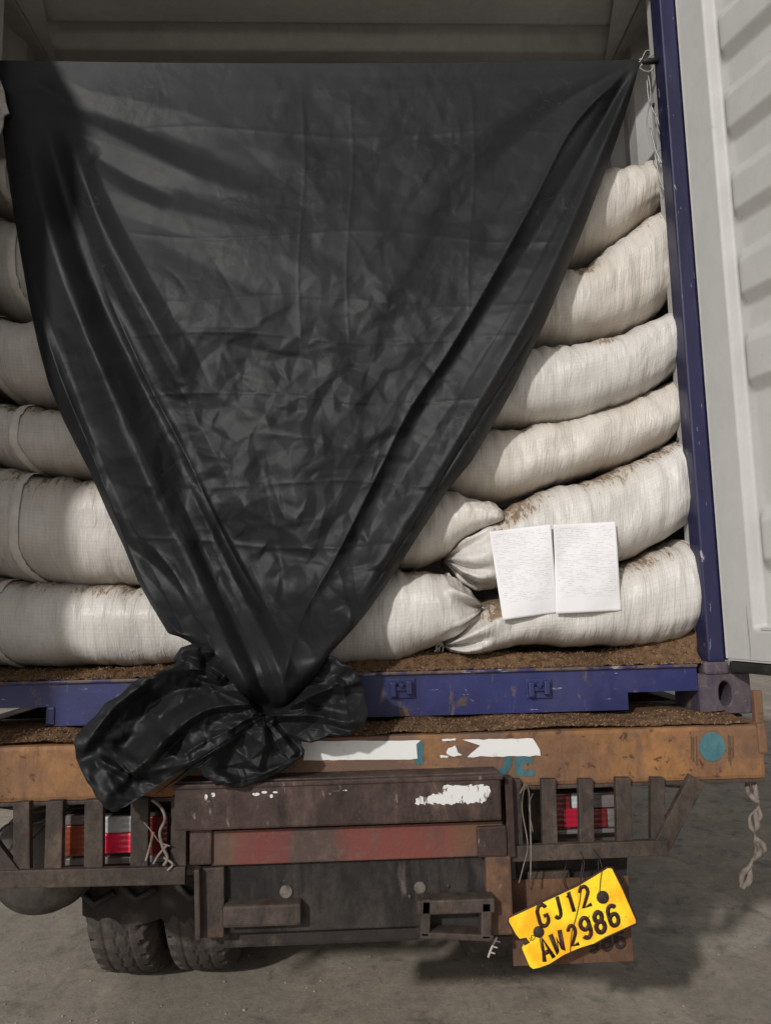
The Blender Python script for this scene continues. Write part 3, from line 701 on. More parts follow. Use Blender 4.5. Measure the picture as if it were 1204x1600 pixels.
# wheels
def wheel(cx, cy, w=.250, R=.505):
    root = empty('wheel', (cx, cy, R)); root.parent = tr; root.location = Vector((cx, cy, R))-tr.location
    N, K = 264, 30
    us = np.linspace(-1, 1, K); th = np.arange(N)*2*math.pi/N
    U, T = np.meshgrid(us, th, indexing='ij')
    au = np.abs(U)
    prof = R - .012*au**2 - .055*np.clip((au-.80)/.2, 0, 1)**1.5
    ph = (T*40/(2*math.pi)+np.where(U > 0, .5, 0)+U*.25) % 1
    lug = (ph < .36) & (au > .62)
    prof = prof-np.where(lug, .016*np.clip((au-.62)/.12, 0, 1), 0)
    gr = (np.abs(U) < 9) & ((np.abs(U-.0+.020*np.sign(np.sin(T*40))) < .05) | (np.abs(au-.36+.03*np.sign(np.sin(T*40))) < .05))
    prof = prof-np.where(gr, .004, 0)
    Xc = U*w/2
    A = np.stack([cx+Xc, cy+prof*np.cos(T), R+prof*np.sin(T)], -1)
    # sidewalls
    rs = [(1.03, .43), (1.04, .38), (.98, .32), (.86, .285)]
    left = [np.stack([np.full(N, cx-w/2*a), cy+b*np.cos(th), R+b*np.sin(th)], -1) for a, b in rs[::-1]]
    right = [np.stack([np.full(N, cx+w/2*a), cy+b*np.cos(th), R+b*np.sin(th)], -1) for a, b in rs]
    A = np.concatenate([np.array(left), A, np.array(right)], 0)
    grid_mesh('tyre', A, M['tyre'], root, closed_v=True, smooth=False)
    k = MB()
    k.lathe([(-.11, .285), (-.10, .262), (.0, .25), (.10, .262), (.11, .285)], 48, 'X', (cx, cy, R))
    k.lathe([(-.02, .0001), (-.02, .25)], 48, 'X', (cx, cy, R)); k.lathe([(-.09, .0001), (-.09, .09), (-.02, .10)], 24, 'X', (cx, cy, R))
    k.build('rim', M['rim'], root, True)
    return root
for yy in (1.22, 2.46):
    for xx in (-.868, -.580, .580, .868): wheel(xx, yy)
    k = MB(); k.tube([(-.95, yy, .505), (.95, yy, .505)], .06, 16); k.lathe([(-.16, .07), (-.1, .17), (.1, .17), (.16, .07)], 24, 'X', (0, yy, .505)); k.build('axle', M['under'], tr, True)
k = MB()
for sg in (-1, 1):
    k.bar((sg*.48, .55, .62), (sg*.48, 3.0, .62), .08, .07, .006, Vector((0, 0, 1)))
k.build('leaf_spring', M['under'], tr)
for sg in (-1,):
    k = MB(); k.box(-.98, -.46, .56, .58, .60, .99, .004); k.build('mud_flap', M['under'], tr)
k = MB(); k.box(.42, .95, .50, .52, .66, .99, .004); k.build('mud_flap', M['under'], tr)
k = MB(); k.box(-.80, -.36, .40, .50, .62, .67, .01); k.tube([(-.95, .30, .69), (-.30, .30, .67)], .022, 10); k.box(-.93, -.86, .45, .50, .55, .80, .008); k.tube([(-.62, .30, .72), (-.55, .34, .62), (-.42, .36, .64), (-.35, .3, .70)], .012, 8); k.build('rear_cross_member', M['under'], tr)
k = MB(); k.pxprism([(128, 1366), (402, 1358), (404, 1436)]+[(x_, 1438+random.uniform(-9, 7)-(x_ < 150)*6) for x_ in range(396, 126, -9)]+[(129, 1430)], .40, .012)
k.build('mud_valance', M['under'], tr)
k = MB()
for a_ in ((150, 1405), (215, 1398), (300, 1396), (352, 1400)):
    q = P(a_[0], a_[1], Y=.39); k.tube([(q[0]-.05, .385, q[2]+.03), (q[0], .375, q[2]-.01), (q[0]+.06, .385, q[2]+.02)], .012, 8)
k.build('brake_hose', M['wire'], tr, True)
# air tank hanging at the left: a short drum seen end on
q = P(58, 1352, Y=.15); q2 = P(58, 1436, Y=.15); rt = q[2]-q2[2]
prof = [(0, .0001), (.004, rt*.35), (.018, rt*.7), (.045, rt*.92), (.08, rt), (.55, rt), (.60, rt*.9), (.62, .0001)]
k = MB(); k.lathe([(a+.10, b) for a, b in prof], 48, 'Y', (q[0], 0, q[2])); k.build('air_tank', M['tank'], tr, True)
k = MB(); k.lathe([(.22, rt+.001), (.22, rt+.008), (.26, rt+.008), (.26, rt+.001)], 48, 'Y', (q[0], 0, q[2])); k.build('tank_strap', M['cage'], tr)
# hoses
def hang(pts, Y, r, mat, name, par=None, sub=6, wob=0.0):
    pts = [(a, b) for a, b in pts]; out = []
    n_ = len(pts)
    for i in range(n_-1):
        p0 = pts[max(i-1, 0)]; p1 = pts[i]; p2 = pts[i+1]; p3 = pts[min(i+2, n_-1)]
        for t in range(sub):
            t = t/sub
            f = lambda a, b, c, d: .5*((2*b)+(-a+c)*t+(2*a-5*b+4*c-d)*t*t+(-a+3*b-3*c+d)*t**3)
            out.append((f(p0[0], p1[0], p2[0], p3[0]), f(p0[1], p1[1], p2[1], p3[1])))
    out.append(pts[-1])
    P3 = [P(a, b, Y=Y+random.uniform(-wob, wob)) for a, b in out]
    k = MB() if not isinstance(name, MB) else name
    k.tube(P3, r, 7)
    return k if isinstance(name, MB) else k.build(name, M[mat], par, True)
hang([(-20, 1258), (30, 1264), (60, 1268), (100, 1258), (150, 1256)], -.02, .005, 'wire', 'air_hose', tr)
hang([(40, 1320), (60, 1300), (80, 1280), (110, 1268), (150, 1275), (200, 1262)], .02, .005, 'wire', 'air_hose', tr)
hang([(-20, 1330), (10, 1290), (60, 1285), (120, 1262), (200, 1266)], .06, .004, 'wire', 'air_hose', tr)
for i in range(3): hang([(880+i*25, 1330), (884+i*25, 1350), (878+i*28, 1372), (886+i*26, 1392)], -.12-.02*i, .0016, 'wire', 'loose_wire', tr)
hang([(985, 1224), (1010, 1222), (1040, 1228), (1070, 1229), (1100, 1220), (1140, 1217)], -.10, .0035, 'dirty_string', 'cable', tr)

# ================================================================= SACKS
def smoothstep(a): a = np.clip(a, 0, 1); return a*a*(3-2*a)
def curve(pts, x):
    pts = sorted(pts); return np.interp(x, [p[0] for p in pts], [p[1] for p in pts])
def smooth1(a, k):
    ker = np.hanning(k*2+3)[1:-1]; ker /= ker.sum(); return np.convolve(np.pad(a, k, mode='edge'), ker, 'valid')
seedn = [0]
def sack(top, bot, label, group, mat='sack', Yc=.30, df=.23, db=.30, lend='blunt', rend='blunt', dirt=.5, dirtspots=(), xe=None, name='grain_sack', n=2.9):
    sq = lambda q: [(x-(13*(x-900)/180 if x > 900 else 0), y) for x, y in q]
    top = sq(top); bot = sq(bot)
    x0 = min(p[0] for p in top); x1 = max(p[0] for p in top)
    NS, NT = 190, 84
    t = np.linspace(0, 1, NS); t = .5-.5*np.cos(np.pi*t)*(.72+.28*np.abs(np.cos(np.pi*t)))   # denser near the ends
    t = (t-t[0])/(t[-1]-t[0])
    px = x0+(x1-x0)*t
    yt = smooth1(curve(top, px), 6)-1.5; yb = smooth1(curve(bot, px), 6)+1.5
    Lp = (x1-x0); el = (px-x0); er = (x1-px)
    def endf(d, kind):
        w_ = {'blunt': 24., 'tied': 62., 'open': 1.}[kind]; a = np.clip(d/w_, 0, 1)
        return (1-(1-a)**2.6)**(1/2.6) if kind == 'blunt' else (.10+.90*(1-(1-a)**2.0)**.5 if kind == 'tied' else np.ones_like(d))
    e = endf(el, lend)*endf(er, rend)
    mid = (yt+yb)/2; hh = (yb-yt)/2*(.45+.55*e if lend != 'tied' and rend != 'tied' else .12+.88*e); hh = np.where(e <= 0.001, hh*.9, hh)
    top3 = PA(px, mid-hh, Yc); bot3 = PA(px, mid+hh, Yc)
    th = np.arange(NT)*2*math.pi/NT
    seedn[0] += 1; so = seedn[0]*7.31
    C, S = np.cos(th), np.sin(th)
    pw = 2/n
    sc = np.sign(C)*np.abs(C)**pw; ss = np.sign(S)*np.abs(S)**pw
    V = np.zeros((NS, NT, 3)); UVs = np.zeros((NS, NT, 2)); D = np.zeros((NS, NT))
    X = (top3[:, 0]+bot3[:, 0])/2; Zm = (top3[:, 2]+bot3[:, 2])/2; H = (top3[:, 2]-bot3[:, 2])/2
    lean = (top3[:, 0]-bot3[:, 0])/2
    e2 = np.clip(e, .04, 1)
    for i in range(NS):
        dep = np.where(sc < 0, df, db)*e2[i]**.8
        V[i, :, 0] = X[i]+lean[i]*ss; V[i, :, 1] = Yc+sc*dep; V[i, :, 2] = Zm[i]+H[i]*ss
    # wrinkles
    for i in range(NS):
        ee = min(1., el[i]/90. if lend != 'open' else 1, er[i]/90. if rend != 'open' else 1)
        for j in range(NT):
            if C[j] > .35: continue
            x_, y_, z_ = V[i, j]; s_ = ss[j]
            a = noise.noise(Vector((x_*34+so+.5*s_, s_*1.3+so, so)))             # ribs round the sack
            b = noise.noise(Vector((x_*9+so, s_*1.6, so+3)))
            c = noise.noise(Vector((x_*75+so+s_, s_*2.5, so)))
            tt = max(0., s_)**1.5
            d = .0042*a*(1+1.6*tt)+.012*b+.0015*c*(1+tt)+.007*(1-ee)*noise.noise(Vector((x_*10, s_*7, so)))
            nx_, ny_, nz_ = 0, C[j], S[j]
            V[i, j, 1] += ny_*d; V[i, j, 2] += nz_*d
            q = 1.25*dirt*max(0., (s_-.35)/.65)**1.6*(.75+1.3*noise.noise(Vector((x_*6+so, 0, so))))+.16*max(0, (-s_-.86)/.14)
            for (sx, w_, lo, am) in dirtspots:
                g_ = math.exp(-((px[i]-sx)/w_)**2)*min(1, max(0., (s_-lo)/.15)); q = max(q, am*.82*g_)
            D[i, j] = q
    if lend == 'tied' or rend == 'tied':
        for i in range(NS):
            for side, d_ in ((lend, el[i]), (rend, er[i])):
                if side == 'tied' and d_ < 70:
                    w_ = (1-d_/70)**1.2
                    fold = 1+.22*w_*np.sin(th*9+so)+.10*w_*np.sin(th*15+2*so)
                    V[i, :, 1] = Yc+(V[i, :, 1]-Yc)*fold; V[i, :, 2] = Zm[i]+(V[i, :, 2]-Zm[i])*fold
    UVs[:, :, 0] = X[:, None]
    per = np.concatenate([[0], np.cumsum(np.hypot(np.diff(sc), np.diff(ss)))]); UVs[:, :, 1] = per[None]*np.median(H)+so
    base = (float(X.mean()), Yc, float(Zm.min()-H.max()))
    root = empty(name, base)
    body = grid_mesh('sack_body', V, M[mat], root, uv=UVs, attr={'dirt': D}, closed_v=True)
    me = body.data; bmm = bmesh.new(); bmm.from_mesh(me)
    bmesh.ops.holes_fill(bmm, edges=[q for q in bmm.edges if q.is_boundary], sides=0); bmm.to_mesh(me); bmm.free()
    me.polygons.foreach_set('use_smooth', [True]*len(me.polygons))
    tag(root, label, 'sack', group)
    return root, V, px
GR = 'white sacks stacked in the container'
sR1, v1, _ = sack([(760, 335), (900, 302), (940, 294), (985, 288), (1012, 284), (1030, 290)], [(760, 480), (830, 455), (880, 437), (940, 408), (985, 382), (1010, 366), (1030, 345)],
     'short white sack topmost of the right pile, with brown husk along its upper edge', GR, 'sack_warm', Yc=.36, dirt=.55, dirtspots=((950, 40, .86, .8), (1005, 12, .9, .6)))
sack([(700, 480), (820, 452), (870, 447), (895, 443), (925, 418), (960, 394), (1000, 366), (1020, 359), (1037, 385)], [(700, 575), (830, 553), (900, 549), (960, 533), (1000, 516), (1037, 490)],
     'white sack second from the top on the right, curving up to a pointed shoulder', GR, 'sack_warm', dirt=.35, dirtspots=((885, 26, .45, .95),))
sack([(640, 615), (780, 570), (850, 560), (900, 556), (950, 543), (1000, 520), (1040, 505), (1063, 507)], [(640, 695), (770, 676), (850, 676), (900, 664), (960, 643), (1010, 620), (1045, 597), (1063, 572)],
     'plump white sack third from the top on the right, its corner touching the blue post', GR, 'sack', Yc=.27, dirt=.35, dirtspots=((915, 22, .55, .9), (1040, 10, .8, .8)))
sack([(600, 735), (740, 684), (800, 679), (880, 668), (950, 648), (1000, 626), (1035, 612), (1050, 628)], [(600, 765), (680, 770), (740, 787), (770, 788), (800, 781), (880, 757), (950, 736), (1010, 714), (1050, 692)],
     'cream white sack fourth from the top on the right, just above the torn sack ear', GR, 'sack_warm', dirt=.5)
rR5, _, _ = sack([(693, 868), (705, 852), (730, 838), (765, 822), (800, 792), (850, 774), (920, 753), (1000, 724), (1045, 699), (1065, 705), (1078, 735)], [(693, 885), (708, 908), (735, 922), (790, 917), (880, 903), (970, 876), (1010, 860), (1050, 838), (1078, 795)],
     'long white sack behind the papers, tied at its left end, second from the bottom right', GR, 'sack', Yc=.255, lend='tied', dirt=.55, dirtspots=((790, 34, .45, .85), (1000, 50, .72, .75)))
rR6, _, _ = sack([(686, 1002), (700, 984), (735, 955), (765, 938), (800, 930), (880, 912), (970, 880), (1020, 860), (1055, 848), (1075, 858), (1090, 885)], [(686, 1012), (705, 1021), (740, 1020), (790, 1006), (880, 1006), (950, 1008), (1000, 1006), (1050, 1000), (1090, 960)],
     'white sack lowest on the right, tied at its left end and resting in brown husk', GR, 'sack', Yc=.235, lend='tied', dirt=.45, dirtspots=((765, 30, .30, 1.2), (1055, 22, .7, .7)))
rC1, _, _ = sack([(330, 800), (560, 782), (640, 777), (690, 775), (730, 787), (760, 797), (776, 806)], [(330, 900), (560, 893), (650, 889), (690, 871), (720, 851), (750, 835), (776, 822)],
     'white sack with a torn folded ear, half behind the black sheet', GR, 'sack_warm', Yc=.25, df=.21, dirt=.35)
rC2, _, _ = sack([(330, 905), (560, 893), (650, 890), (690, 898), (725, 922), (747, 942)], [(330, 1035), (560, 1034), (620, 1030), (675, 1010), (715, 985), (747, 958)],
     'glossy white sack lowest in the middle, its frayed right end out of the black sheet', GR, 'sack', Yc=.20, df=.21, rend='tied', dirt=.45, dirtspots=((650, 60, .80, .9),))
LG = GR
lefts = [
 ([(-90, 300), (-20, 288), (10, 283), (60, 290), (330, 300)], [(-90, 340), (-20, 350), (20, 366), (60, 372), (330, 378)], 'topmost visible white sack at the left edge, mostly hidden by the black sheet'),
 ([(-90, 370), (-20, 362), (15, 366), (60, 376), (330, 385)], [(-90, 470), (-20, 490), (10, 505), (50, 520), (330, 528)], 'grey shaded sack second from the top at the left edge, above three horizontal bulges'),
 ([(-90, 520), (-20, 508), (20, 511), (60, 522), (330, 532)], [(-90, 590), (-20, 608), (20, 626), (60, 645), (330, 655)], 'sack third from the top at the left edge, in the shade'),
 ([(-90, 660), (-20, 645), (10, 640), (60, 650), (330, 664)], [(-90, 700), (-20, 722), (20, 736), (80, 750), (330, 768)], 'slim sack fourth from the top at the left edge, dark husk in its upper crease'),
 ([(-90, 760), (-20, 742), (30, 737), (100, 754), (330, 770)], [(-90, 850), (-30, 880), (10, 898), (50, 908), (120, 914), (330, 918)], 'thick sack second from the bottom at the left edge, with a pale curved hem'),
 ([(-110, 935), (-30, 912), (30, 904), (100, 912), (215, 917), (430, 920)], [(-110, 1028), (-30, 1034), (30, 1036), (100, 1036), (430, 1036)], 'lowest sack at the left edge, glossy ribbed and lying on brown husk'),
]
for i, (a, b, lb) in enumerate(lefts):
    sp = ((70, 40, .55, .95),) if i == 3 else (((80, 60, .72, .75), (150, 40, .8, .7)) if i == 4 else (((190, 50, .62, .75), (40, 60, .7, .7)) if i == 5 else ((20, 30, .7, .8),)))
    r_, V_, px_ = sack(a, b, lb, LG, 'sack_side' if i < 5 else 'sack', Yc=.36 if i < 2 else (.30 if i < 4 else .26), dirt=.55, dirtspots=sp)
    # stitched hem near the end of the sack
    hx = (50, 66, 30, 72, 74, 40)[i]
    ii = int(np.argmin(np.abs(px_-hx))); NT_ = V_.shape[1]
    js = [j for j in range(NT_) if math.cos(2*math.pi*j/NT_) < .02]
    A = []
    cen = V_[ii].mean(0)
    for j in js:
        s_ = math.sin(2*math.pi*j/NT_); bow = .045*s_**2*(1 if s_ < 0 else .3)
        jj = int(np.argmin(np.abs(px_-(hx+bow*500)))); w_ = V_[jj, j]; o_ = (w_-V_[jj].mean(0)); o_[0] = 0; o_ = o_/np.linalg.norm(o_)
        A.append([w_+o_*.006+np.array([-.013, 0, 0]), w_+o_*.010, w_+o_*.006+np.array([.013, 0, 0])])
    grid_mesh('hem', np.array(A), M['hem'], r_)

# torn ear of the middle sack, tied mouths
def patch(name, pts, Ys, mat, par, th=.003, jit=0):
    V = [P(a, b, Y=Ys[i]) for i, (a, b) in enumerate(pts)]
    c = np.mean(V, 0); k = MB(); k.add([*V, c], [(i, (i+1) % len(V), len(V)) for i in range(len(V))])
    o = k.build(name, M[mat], par); m_ = o.modifiers.new('t', 'SOLIDIFY'); m_.thickness = th
    return o
patch('sack_ear', [(738, 796), (755, 785), (768, 800), (770, 806), (752, 812), (742, 806)], [.05, .03, .04, .05, .05, .06], 'hem', rC1)
def strings(cx, cy, Y, par, n_=7, R=16, ang=(-20, 200), name='tie_string'):
    k = MB()
    for i in range(n_):
        a = rad(random.uniform(*ang)); r_ = R*random.uniform(.5, 1.1); b = a+random.uniform(-.7, .7)
        p = [(cx, cy), (cx+r_*.5*math.cos(a), cy+r_*.5*math.sin(a)), (cx+r_*math.cos(b), cy+r_*math.sin(b)+3)]
        hang(p, Y-.01*random.random(), .0022, None, k)
    k.build(name, M['hem'], par, True)
strings(696, 895, .17, rR5, 6, 20, (30, 120)); strings(690, 1004, .13, rR6, 9, 22, (60, 200)); strings(742, 950, .13, rC2, 9, 18, (-60, 120))
k = MB(); hang([(699, 896), (708, 906), (722, 914)], .12, .005, None, k); k.build('tie_string', M['hem'], rR5, True)

# ================================================================= HUSK SPILL
def flakes(k, fn, n_, s0=.0015, s1=.004):
    for _ in range(n_):
        c = Vector(fn()); s_ = random.uniform(s0, s1); ax = Vector((random.gauss(0, 1), random.gauss(0, 1), random.gauss(0, 1))).normalized()
        u = ax.orthogonal().normalized(); w = ax.cross(u)
        k.add([c+u*s_*1.6, c-u*s_*.8+w*s_, c-u*s_*.8-w*s_, c+ax*s_*.8], [(0, 1, 2), (0, 1, 3), (1, 2, 3), (2, 0, 3)])
def hz(x, y):
    t = smoothstep((y-.012)/.10)
    ymx = .030 + .012*math.sin(x*3.1+1) + .010*noise.noise(Vector((x*9, y*9, 0)))
    rise = .085*max(0, (x-.75)/.35)**2 if x > .75 else 0
    return 1.301+.006*noise.noise(Vector((x*30, y*30, 2)))+ (ymx+rise)*float(t)+.004*noise.noise(Vector((x*90, y*90, 5)))
nx, ny = 640, 60
xs = np.linspace(-1.165, 1.165, nx); ys = np.linspace(-.006, .40, ny)
V = np.array([[(x, y+(.006*noise.noise(Vector((x*25, 0, 1))) if y < .02 else 0), hz(x, y)) for y in ys] for x in xs])
for i in range(nx):
    if abs(xs[i]) > 1.085: V[i, :, 1] = np.maximum(V[i, :, 1], .062)
hp = empty('husk_spill', (0, .1, 1.30)); tag(hp, 'loose brown husk spilled along the container floor under the sacks', 'husk', kind='stuff')
grid_mesh('husk_bed', V, M['husk'], hp)
k = MB()
def f1():
    x = random.uniform(-1.08, 1.08); y = random.uniform(-.006, .22); return (x, y, hz(x, y)+.001)
flakes(k, f1, 5200); k.build('husk_flakes', M['flake'], hp)
hb = empty('husk_dust', (0, -.08, 1.15)); tag(hb, 'thin layer of brown husk on top of the orange rear beam', 'husk', kind='stuff')
nx, ny = 500, 26
xs = np.linspace(-1.18, 1.13, nx); ys = np.linspace(YB+.004, .20, ny)
def hz2(x, y):
    return 1.1475+.010*max(0., .4+noise.noise(Vector((x*7, y*9, 4))))+.003*noise.noise(Vector((x*70, y*70, 1)))+ .020*float(smoothstep((y-(YB+.03))/.10))*(.6+.6*noise.noise(Vector((x*5, 1, 8))))
V = np.array([[(x, y, min(hz2(x, y), 1.1705)) for y in ys] for x in xs])
for i in range(nx):
    if xs[i] > 1.05 or xs[i] < -1.06:
        V[i, :, 1] = np.minimum(V[i, :, 1], -.006)
grid_mesh('husk_bed', V, M['husk'], hb)
k = MB()
def f2():
    x = random.uniform(-1.16, 1.10); y = random.uniform(YB+.004, -.01); return (x, y, hz2(x, y)+.001)
flakes(k, f2, 3000); k.build('husk_flakes', M['flake'], hb)
# husk lying on top of the uppermost right sack
ht = empty('husk_clumps', tuple(P(960, 288, Y=.25))); tag(ht, 'dark brown husk clumps on the topmost right sack', 'husk', kind='stuff')
k = MB()
def f3():
    px = random.uniform(925, 1012); q = P(px, 292-(px-925)*.085+random.uniform(-3, 4), Y=.20+random.uniform(-.03, .06)); return q
flakes(k, f3, 1500, .002, .006); k.build('husk_flakes', M['husk'], ht)

# ================================================================= BLACK SHEET
def seg_dist(px, py, poly):
    """distance to a polyline, signed side, and arclength fraction"""
    best = np.full(px.shape, 1e9); side = np.zeros(px.shape); fr = np.zeros(px.shape)
    L_ = [math.dist(poly[i], poly[i+1]) for i in range(len(poly)-1)]; T_ = sum(L_); acc = 0
    for i in range(len(poly)-1):
        ax, ay = poly[i]; bx, by = poly[i+1]; dx, dy = bx-ax, by-ay; l2 = dx*dx+dy*dy
        t = np.clip(((px-ax)*dx+(py-ay)*dy)/l2, 0, 1); qx = ax+t*dx; qy = ay+t*dy
        d = np.hypot(px-qx, py-qy); m_ = d < best
        best = np.where(m_, d, best); side = np.where(m_, np.sign((px-ax)*dy-(py-ay)*dx), side); fr = np.where(m_, (acc+t*L_[i])/T_, fr); acc += L_[i]
    return best, side, fr
def cr(poly, sub=6):
    out = []; n_ = len(poly)
    for i in range(n_-1):
        p0 = poly[max(i-1, 0)]; p1 = poly[i]; p2 = poly[i+1]; p3 = poly[min(i+2, n_-1)]
        for t in range(sub):
            t = t/sub; out.append(tuple(.5*((2*p1[c])+(-p0[c]+p2[c])*t+(2*p0[c]-5*p1[c]+4*p2[c]-p3[c])*t*t+(-p0[c]+3*p1[c]-3*p2[c]+p3[c])*t**3) for c in (0, 1)))
    return out+[poly[-1]]
def fold(px, py, poly, A, w0, w1, kind='g', fade=(.12, .12), wr=None):
    """ridge (A>0 towards the camera, metres). w0->w1 width in pixels from start to end; kind g soft, s sharp, e one sided"""
    d, sd, fr = seg_dist(px, py, cr(poly)); w = w0+(w1-w0)*fr
    if wr is not None: w = np.where(sd > 0, w, w*wr)
    if kind == 'g': w = w*2.0; p_ = np.clip(1.12-np.sqrt((d/w)**2+.02), 0, 1); p_ = p_*(p_*.35+.65)
    elif kind == 's': p_ = np.exp(-np.abs(d)/w)
    else: p_ = np.clip(1-d/w, 0, 1)
    en = np.clip(fr/max(fade[0], 1e-3), 0, 1)*np.clip((1-fr)/max(fade[1], 1e-3), 0, 1)
    en = en*en*(3-2*en)
    return A*p_*en
def worley(px, py, n_, box, seed, ax=1.0, ay=1.0):
    r_ = np.random.default_rng(seed); sx = r_.uniform(box[0], box[2], n_); sy = r_.uniform(box[1], box[3], n_); off = r_.uniform(0, 1, n_)
    gxv = r_.normal(0, 1, n_); gyv = r_.normal(0, 1, n_)
    P_ = np.stack([px.ravel(), py.ravel()], 1); out = np.empty(len(P_)); 
    for a in range(0, len(P_), 20000):
        q = P_[a:a+20000]; dx = (q[:, :1]-sx[None])*ax; dy = (q[:, 1:]-sy[None])*ay
        d = np.hypot(dx, dy); k1 = np.argmin(d, 1); ii = np.arange(len(q)); d1 = d[ii, k1].copy(); d[ii, k1] = 1e9; d2 = d.min(1)
        out[a:a+20000] = (d2-d1)
    return out.reshape(px.shape)
def warp(px, py, s, a, seed):
    r_ = np.random.default_rng(seed); wx = np.zeros(px.shape); wy = np.zeros(px.shape)
    for _ in range(6):
        kx, ky = r_.normal(0, s, 2); p1, p2 = r_.uniform(0, 6.28, 2); wx += np.sin(px*kx+py*ky+p1); wy += np.sin(px*ky-py*kx+p2)
    return px+wx*a, py+wy*a
def crumple(px, py, seed, cell, area, box, ax=1., ay=1.):
    n_ = int((box[2]-box[0])*(box[3]-box[1])/(cell*cell)); qx, qy = warp(px, py, .02, cell*.16, seed)
    return worley(qx, qy, n_, box, seed, ax, ay)/cell
from mathutils.geometry import delaunay_2d_cdt
def facets(px, py, seed, cell, box=None, ax=1., ay=1., rot=0., smooth=0):
    """piecewise flat relief, about -1..1: random heights joined by flat triangles, like crumpled film"""
    r_ = np.random.default_rng(seed); st = 2.0
    ca, sa = math.cos(rad(rot)), math.sin(rad(rot))
    qx = (px*ca+py*sa)*ax; qy = (-px*sa+py*ca)*ay
    x0, x1, y0, y1 = qx.min()-2*cell, qx.max()+2*cell, qy.min()-2*cell, qy.max()+2*cell
    nx_ = int((x1-x0)/cell)+1; ny_ = int((y1-y0)/cell)+1
    gx_, gy_ = np.meshgrid(np.arange(nx_), np.arange(ny_), indexing='ij')
    sx = x0+(gx_+.5*(gy_ % 2)+r_.uniform(-.42, .42, gx_.shape))*cell; sy = y0+(gy_+r_.uniform(-.42, .42, gx_.shape))*cell
    hz_ = r_.uniform(-1, 1, gx_.shape)
    pts = [Vector((a, b)) for a, b in zip(sx.ravel(), sy.ravel())]; hv = hz_.ravel()
    vv, _, ff, *_r = delaunay_2d_cdt(pts, [], [], 0, 1e-6)
    W_ = int((x1-x0)/st)+2; Hh_ = int((y1-y0)/st)+2; img = np.zeros((W_, Hh_))
    for f_ in ff:
        a, b, c = [vv[i] for i in f_]; ha, hb, hc = [hv[min(i, len(hv)-1)] for i in f_]
        ix0 = max(0, int((min(a.x, b.x, c.x)-x0)/st)); ix1 = min(W_, int((max(a.x, b.x, c.x)-x0)/st)+2); iy0 = max(0, int((min(a.y, b.y, c.y)-y0)/st)); iy1 = min(Hh_, int((max(a.y, b.y, c.y)-y0)/st)+2)
        if ix1 <= ix0 or iy1 <= iy0: continue
        X_, Y_ = np.meshgrid(x0+np.arange(ix0, ix1)*st, y0+np.arange(iy0, iy1)*st, indexing='ij')
        det = (b.y-c.y)*(a.x-c.x)+(c.x-b.x)*(a.y-c.y)
        if abs(det) < 1e-9: continue
        l1 = ((b.y-c.y)*(X_-c.x)+(c.x-b.x)*(Y_-c.y))/det; l2 = ((c.y-a.y)*(X_-c.x)+(a.x-c.x)*(Y_-c.y))/det; l3 = 1-l1-l2
        m_ = (l1 >= -1e-6) & (l2 >= -1e-6) & (l3 >= -1e-6)
        sub_ = img[ix0:ix1, iy0:iy1]; sub_[m_] = (l1*ha+l2*hb+l3*hc)[m_]
    for _ in range(smooth):
        img[1:-1, 1:-1] = (img[1:-1, 1:-1]*2+img[:-2, 1:-1]+img[2:, 1:-1]+img[1:-1, :-2]+img[1:-1, 2:])/6
    fx = np.clip((qx-x0)/st, 0, W_-1.001); fy = np.clip((qy-y0)/st, 0, Hh_-1.001); ix = fx.astype(int); iy = fy.astype(int); tx = fx-ix; ty = fy-iy
    return (img[ix, iy]*(1-tx)*(1-ty)+img[ix+1, iy]*tx*(1-ty)+img[ix, iy+1]*(1-tx)*ty+img[ix+1, iy+1]*tx*ty)
def creases(px, py, seed, n_, box, lmin, lmax, amp, w, ang=None):
    r_ = np.random.default_rng(seed); h = np.zeros(px.shape)
    for _ in range(n_):
        x = r_.uniform(box[0], box[2]); y = r_.uniform(box[1], box[3]); l = r_.uniform(lmin, lmax); a = r_.uniform(0, math.pi) if ang is None else rad(r_.normal(ang[0], ang[1]))
        dx, dy = math.cos(a)*l/2, math.sin(a)*l/2; b = r_.uniform(-.25, .25)
        poly = [(x-dx, y-dy), (x-b*dy, y+b*dx), (x+dx, y+dy)]
        x0, x1 = x-l/2-w*4, x+l/2+w*4; m_ = (px > x0) & (px < x1) & (py > y-l/2-w*4) & (py < y+l/2+w*4)
        if not m_.any(): continue
        d, sd, fr = seg_dist(px[m_], py[m_], poly); ww = w*r_.uniform(.6, 1.6)
        en = np.sin(np.pi*np.clip(fr, 0, 1)); pr = np.exp(-np.sqrt(d*d+2.)/ww)*(1 if r_.random() < .6 else -1)
        h[m_] += amp*r_.uniform(.4, 1.2)*pr*en
    return h

LE = [(90, -70), (120, -28), (150, -1), (200, 4), (260, 11), (330, 21), (400, 33), (470, 45), (540, 60), (600, 76), (660, 101), (740, 142), (800, 168), (853, 193), (909, 216), (945, 236), (975, 254), (990, 263), (995, 280), (1003, 296), (1025, 322), (1060, 356), (1095, 388), (1130, 412)]
RE = [(90, 1003), (100, 999), (150, 985), (210, 966), (290, 937), (360, 910), (440, 878), (500, 853), (550, 829), (610, 800), (660, 772), (720, 737), (770, 696), (842, 650), (880, 626), (920, 599), (952, 577), (980, 554), (1020, 517), (1060, 490), (1095, 462), (1130, 438)]
LE2 = [(0., 90)]; 
NR, NC = 470, 430
v = np.linspace(0, 1, NR); rows = 93+v*(1128-93)
uu = np.linspace(0, 1, NC)
le = np.interp(rows, [a for a, b in LE], [b for a, b in LE]); re_ = np.interp(rows, [a for a, b in RE], [b for a, b in RE])
PX = le[:, None]+(re_-le)[:, None]*uu[None]; 
ROW = rows[:, None]+0*PX
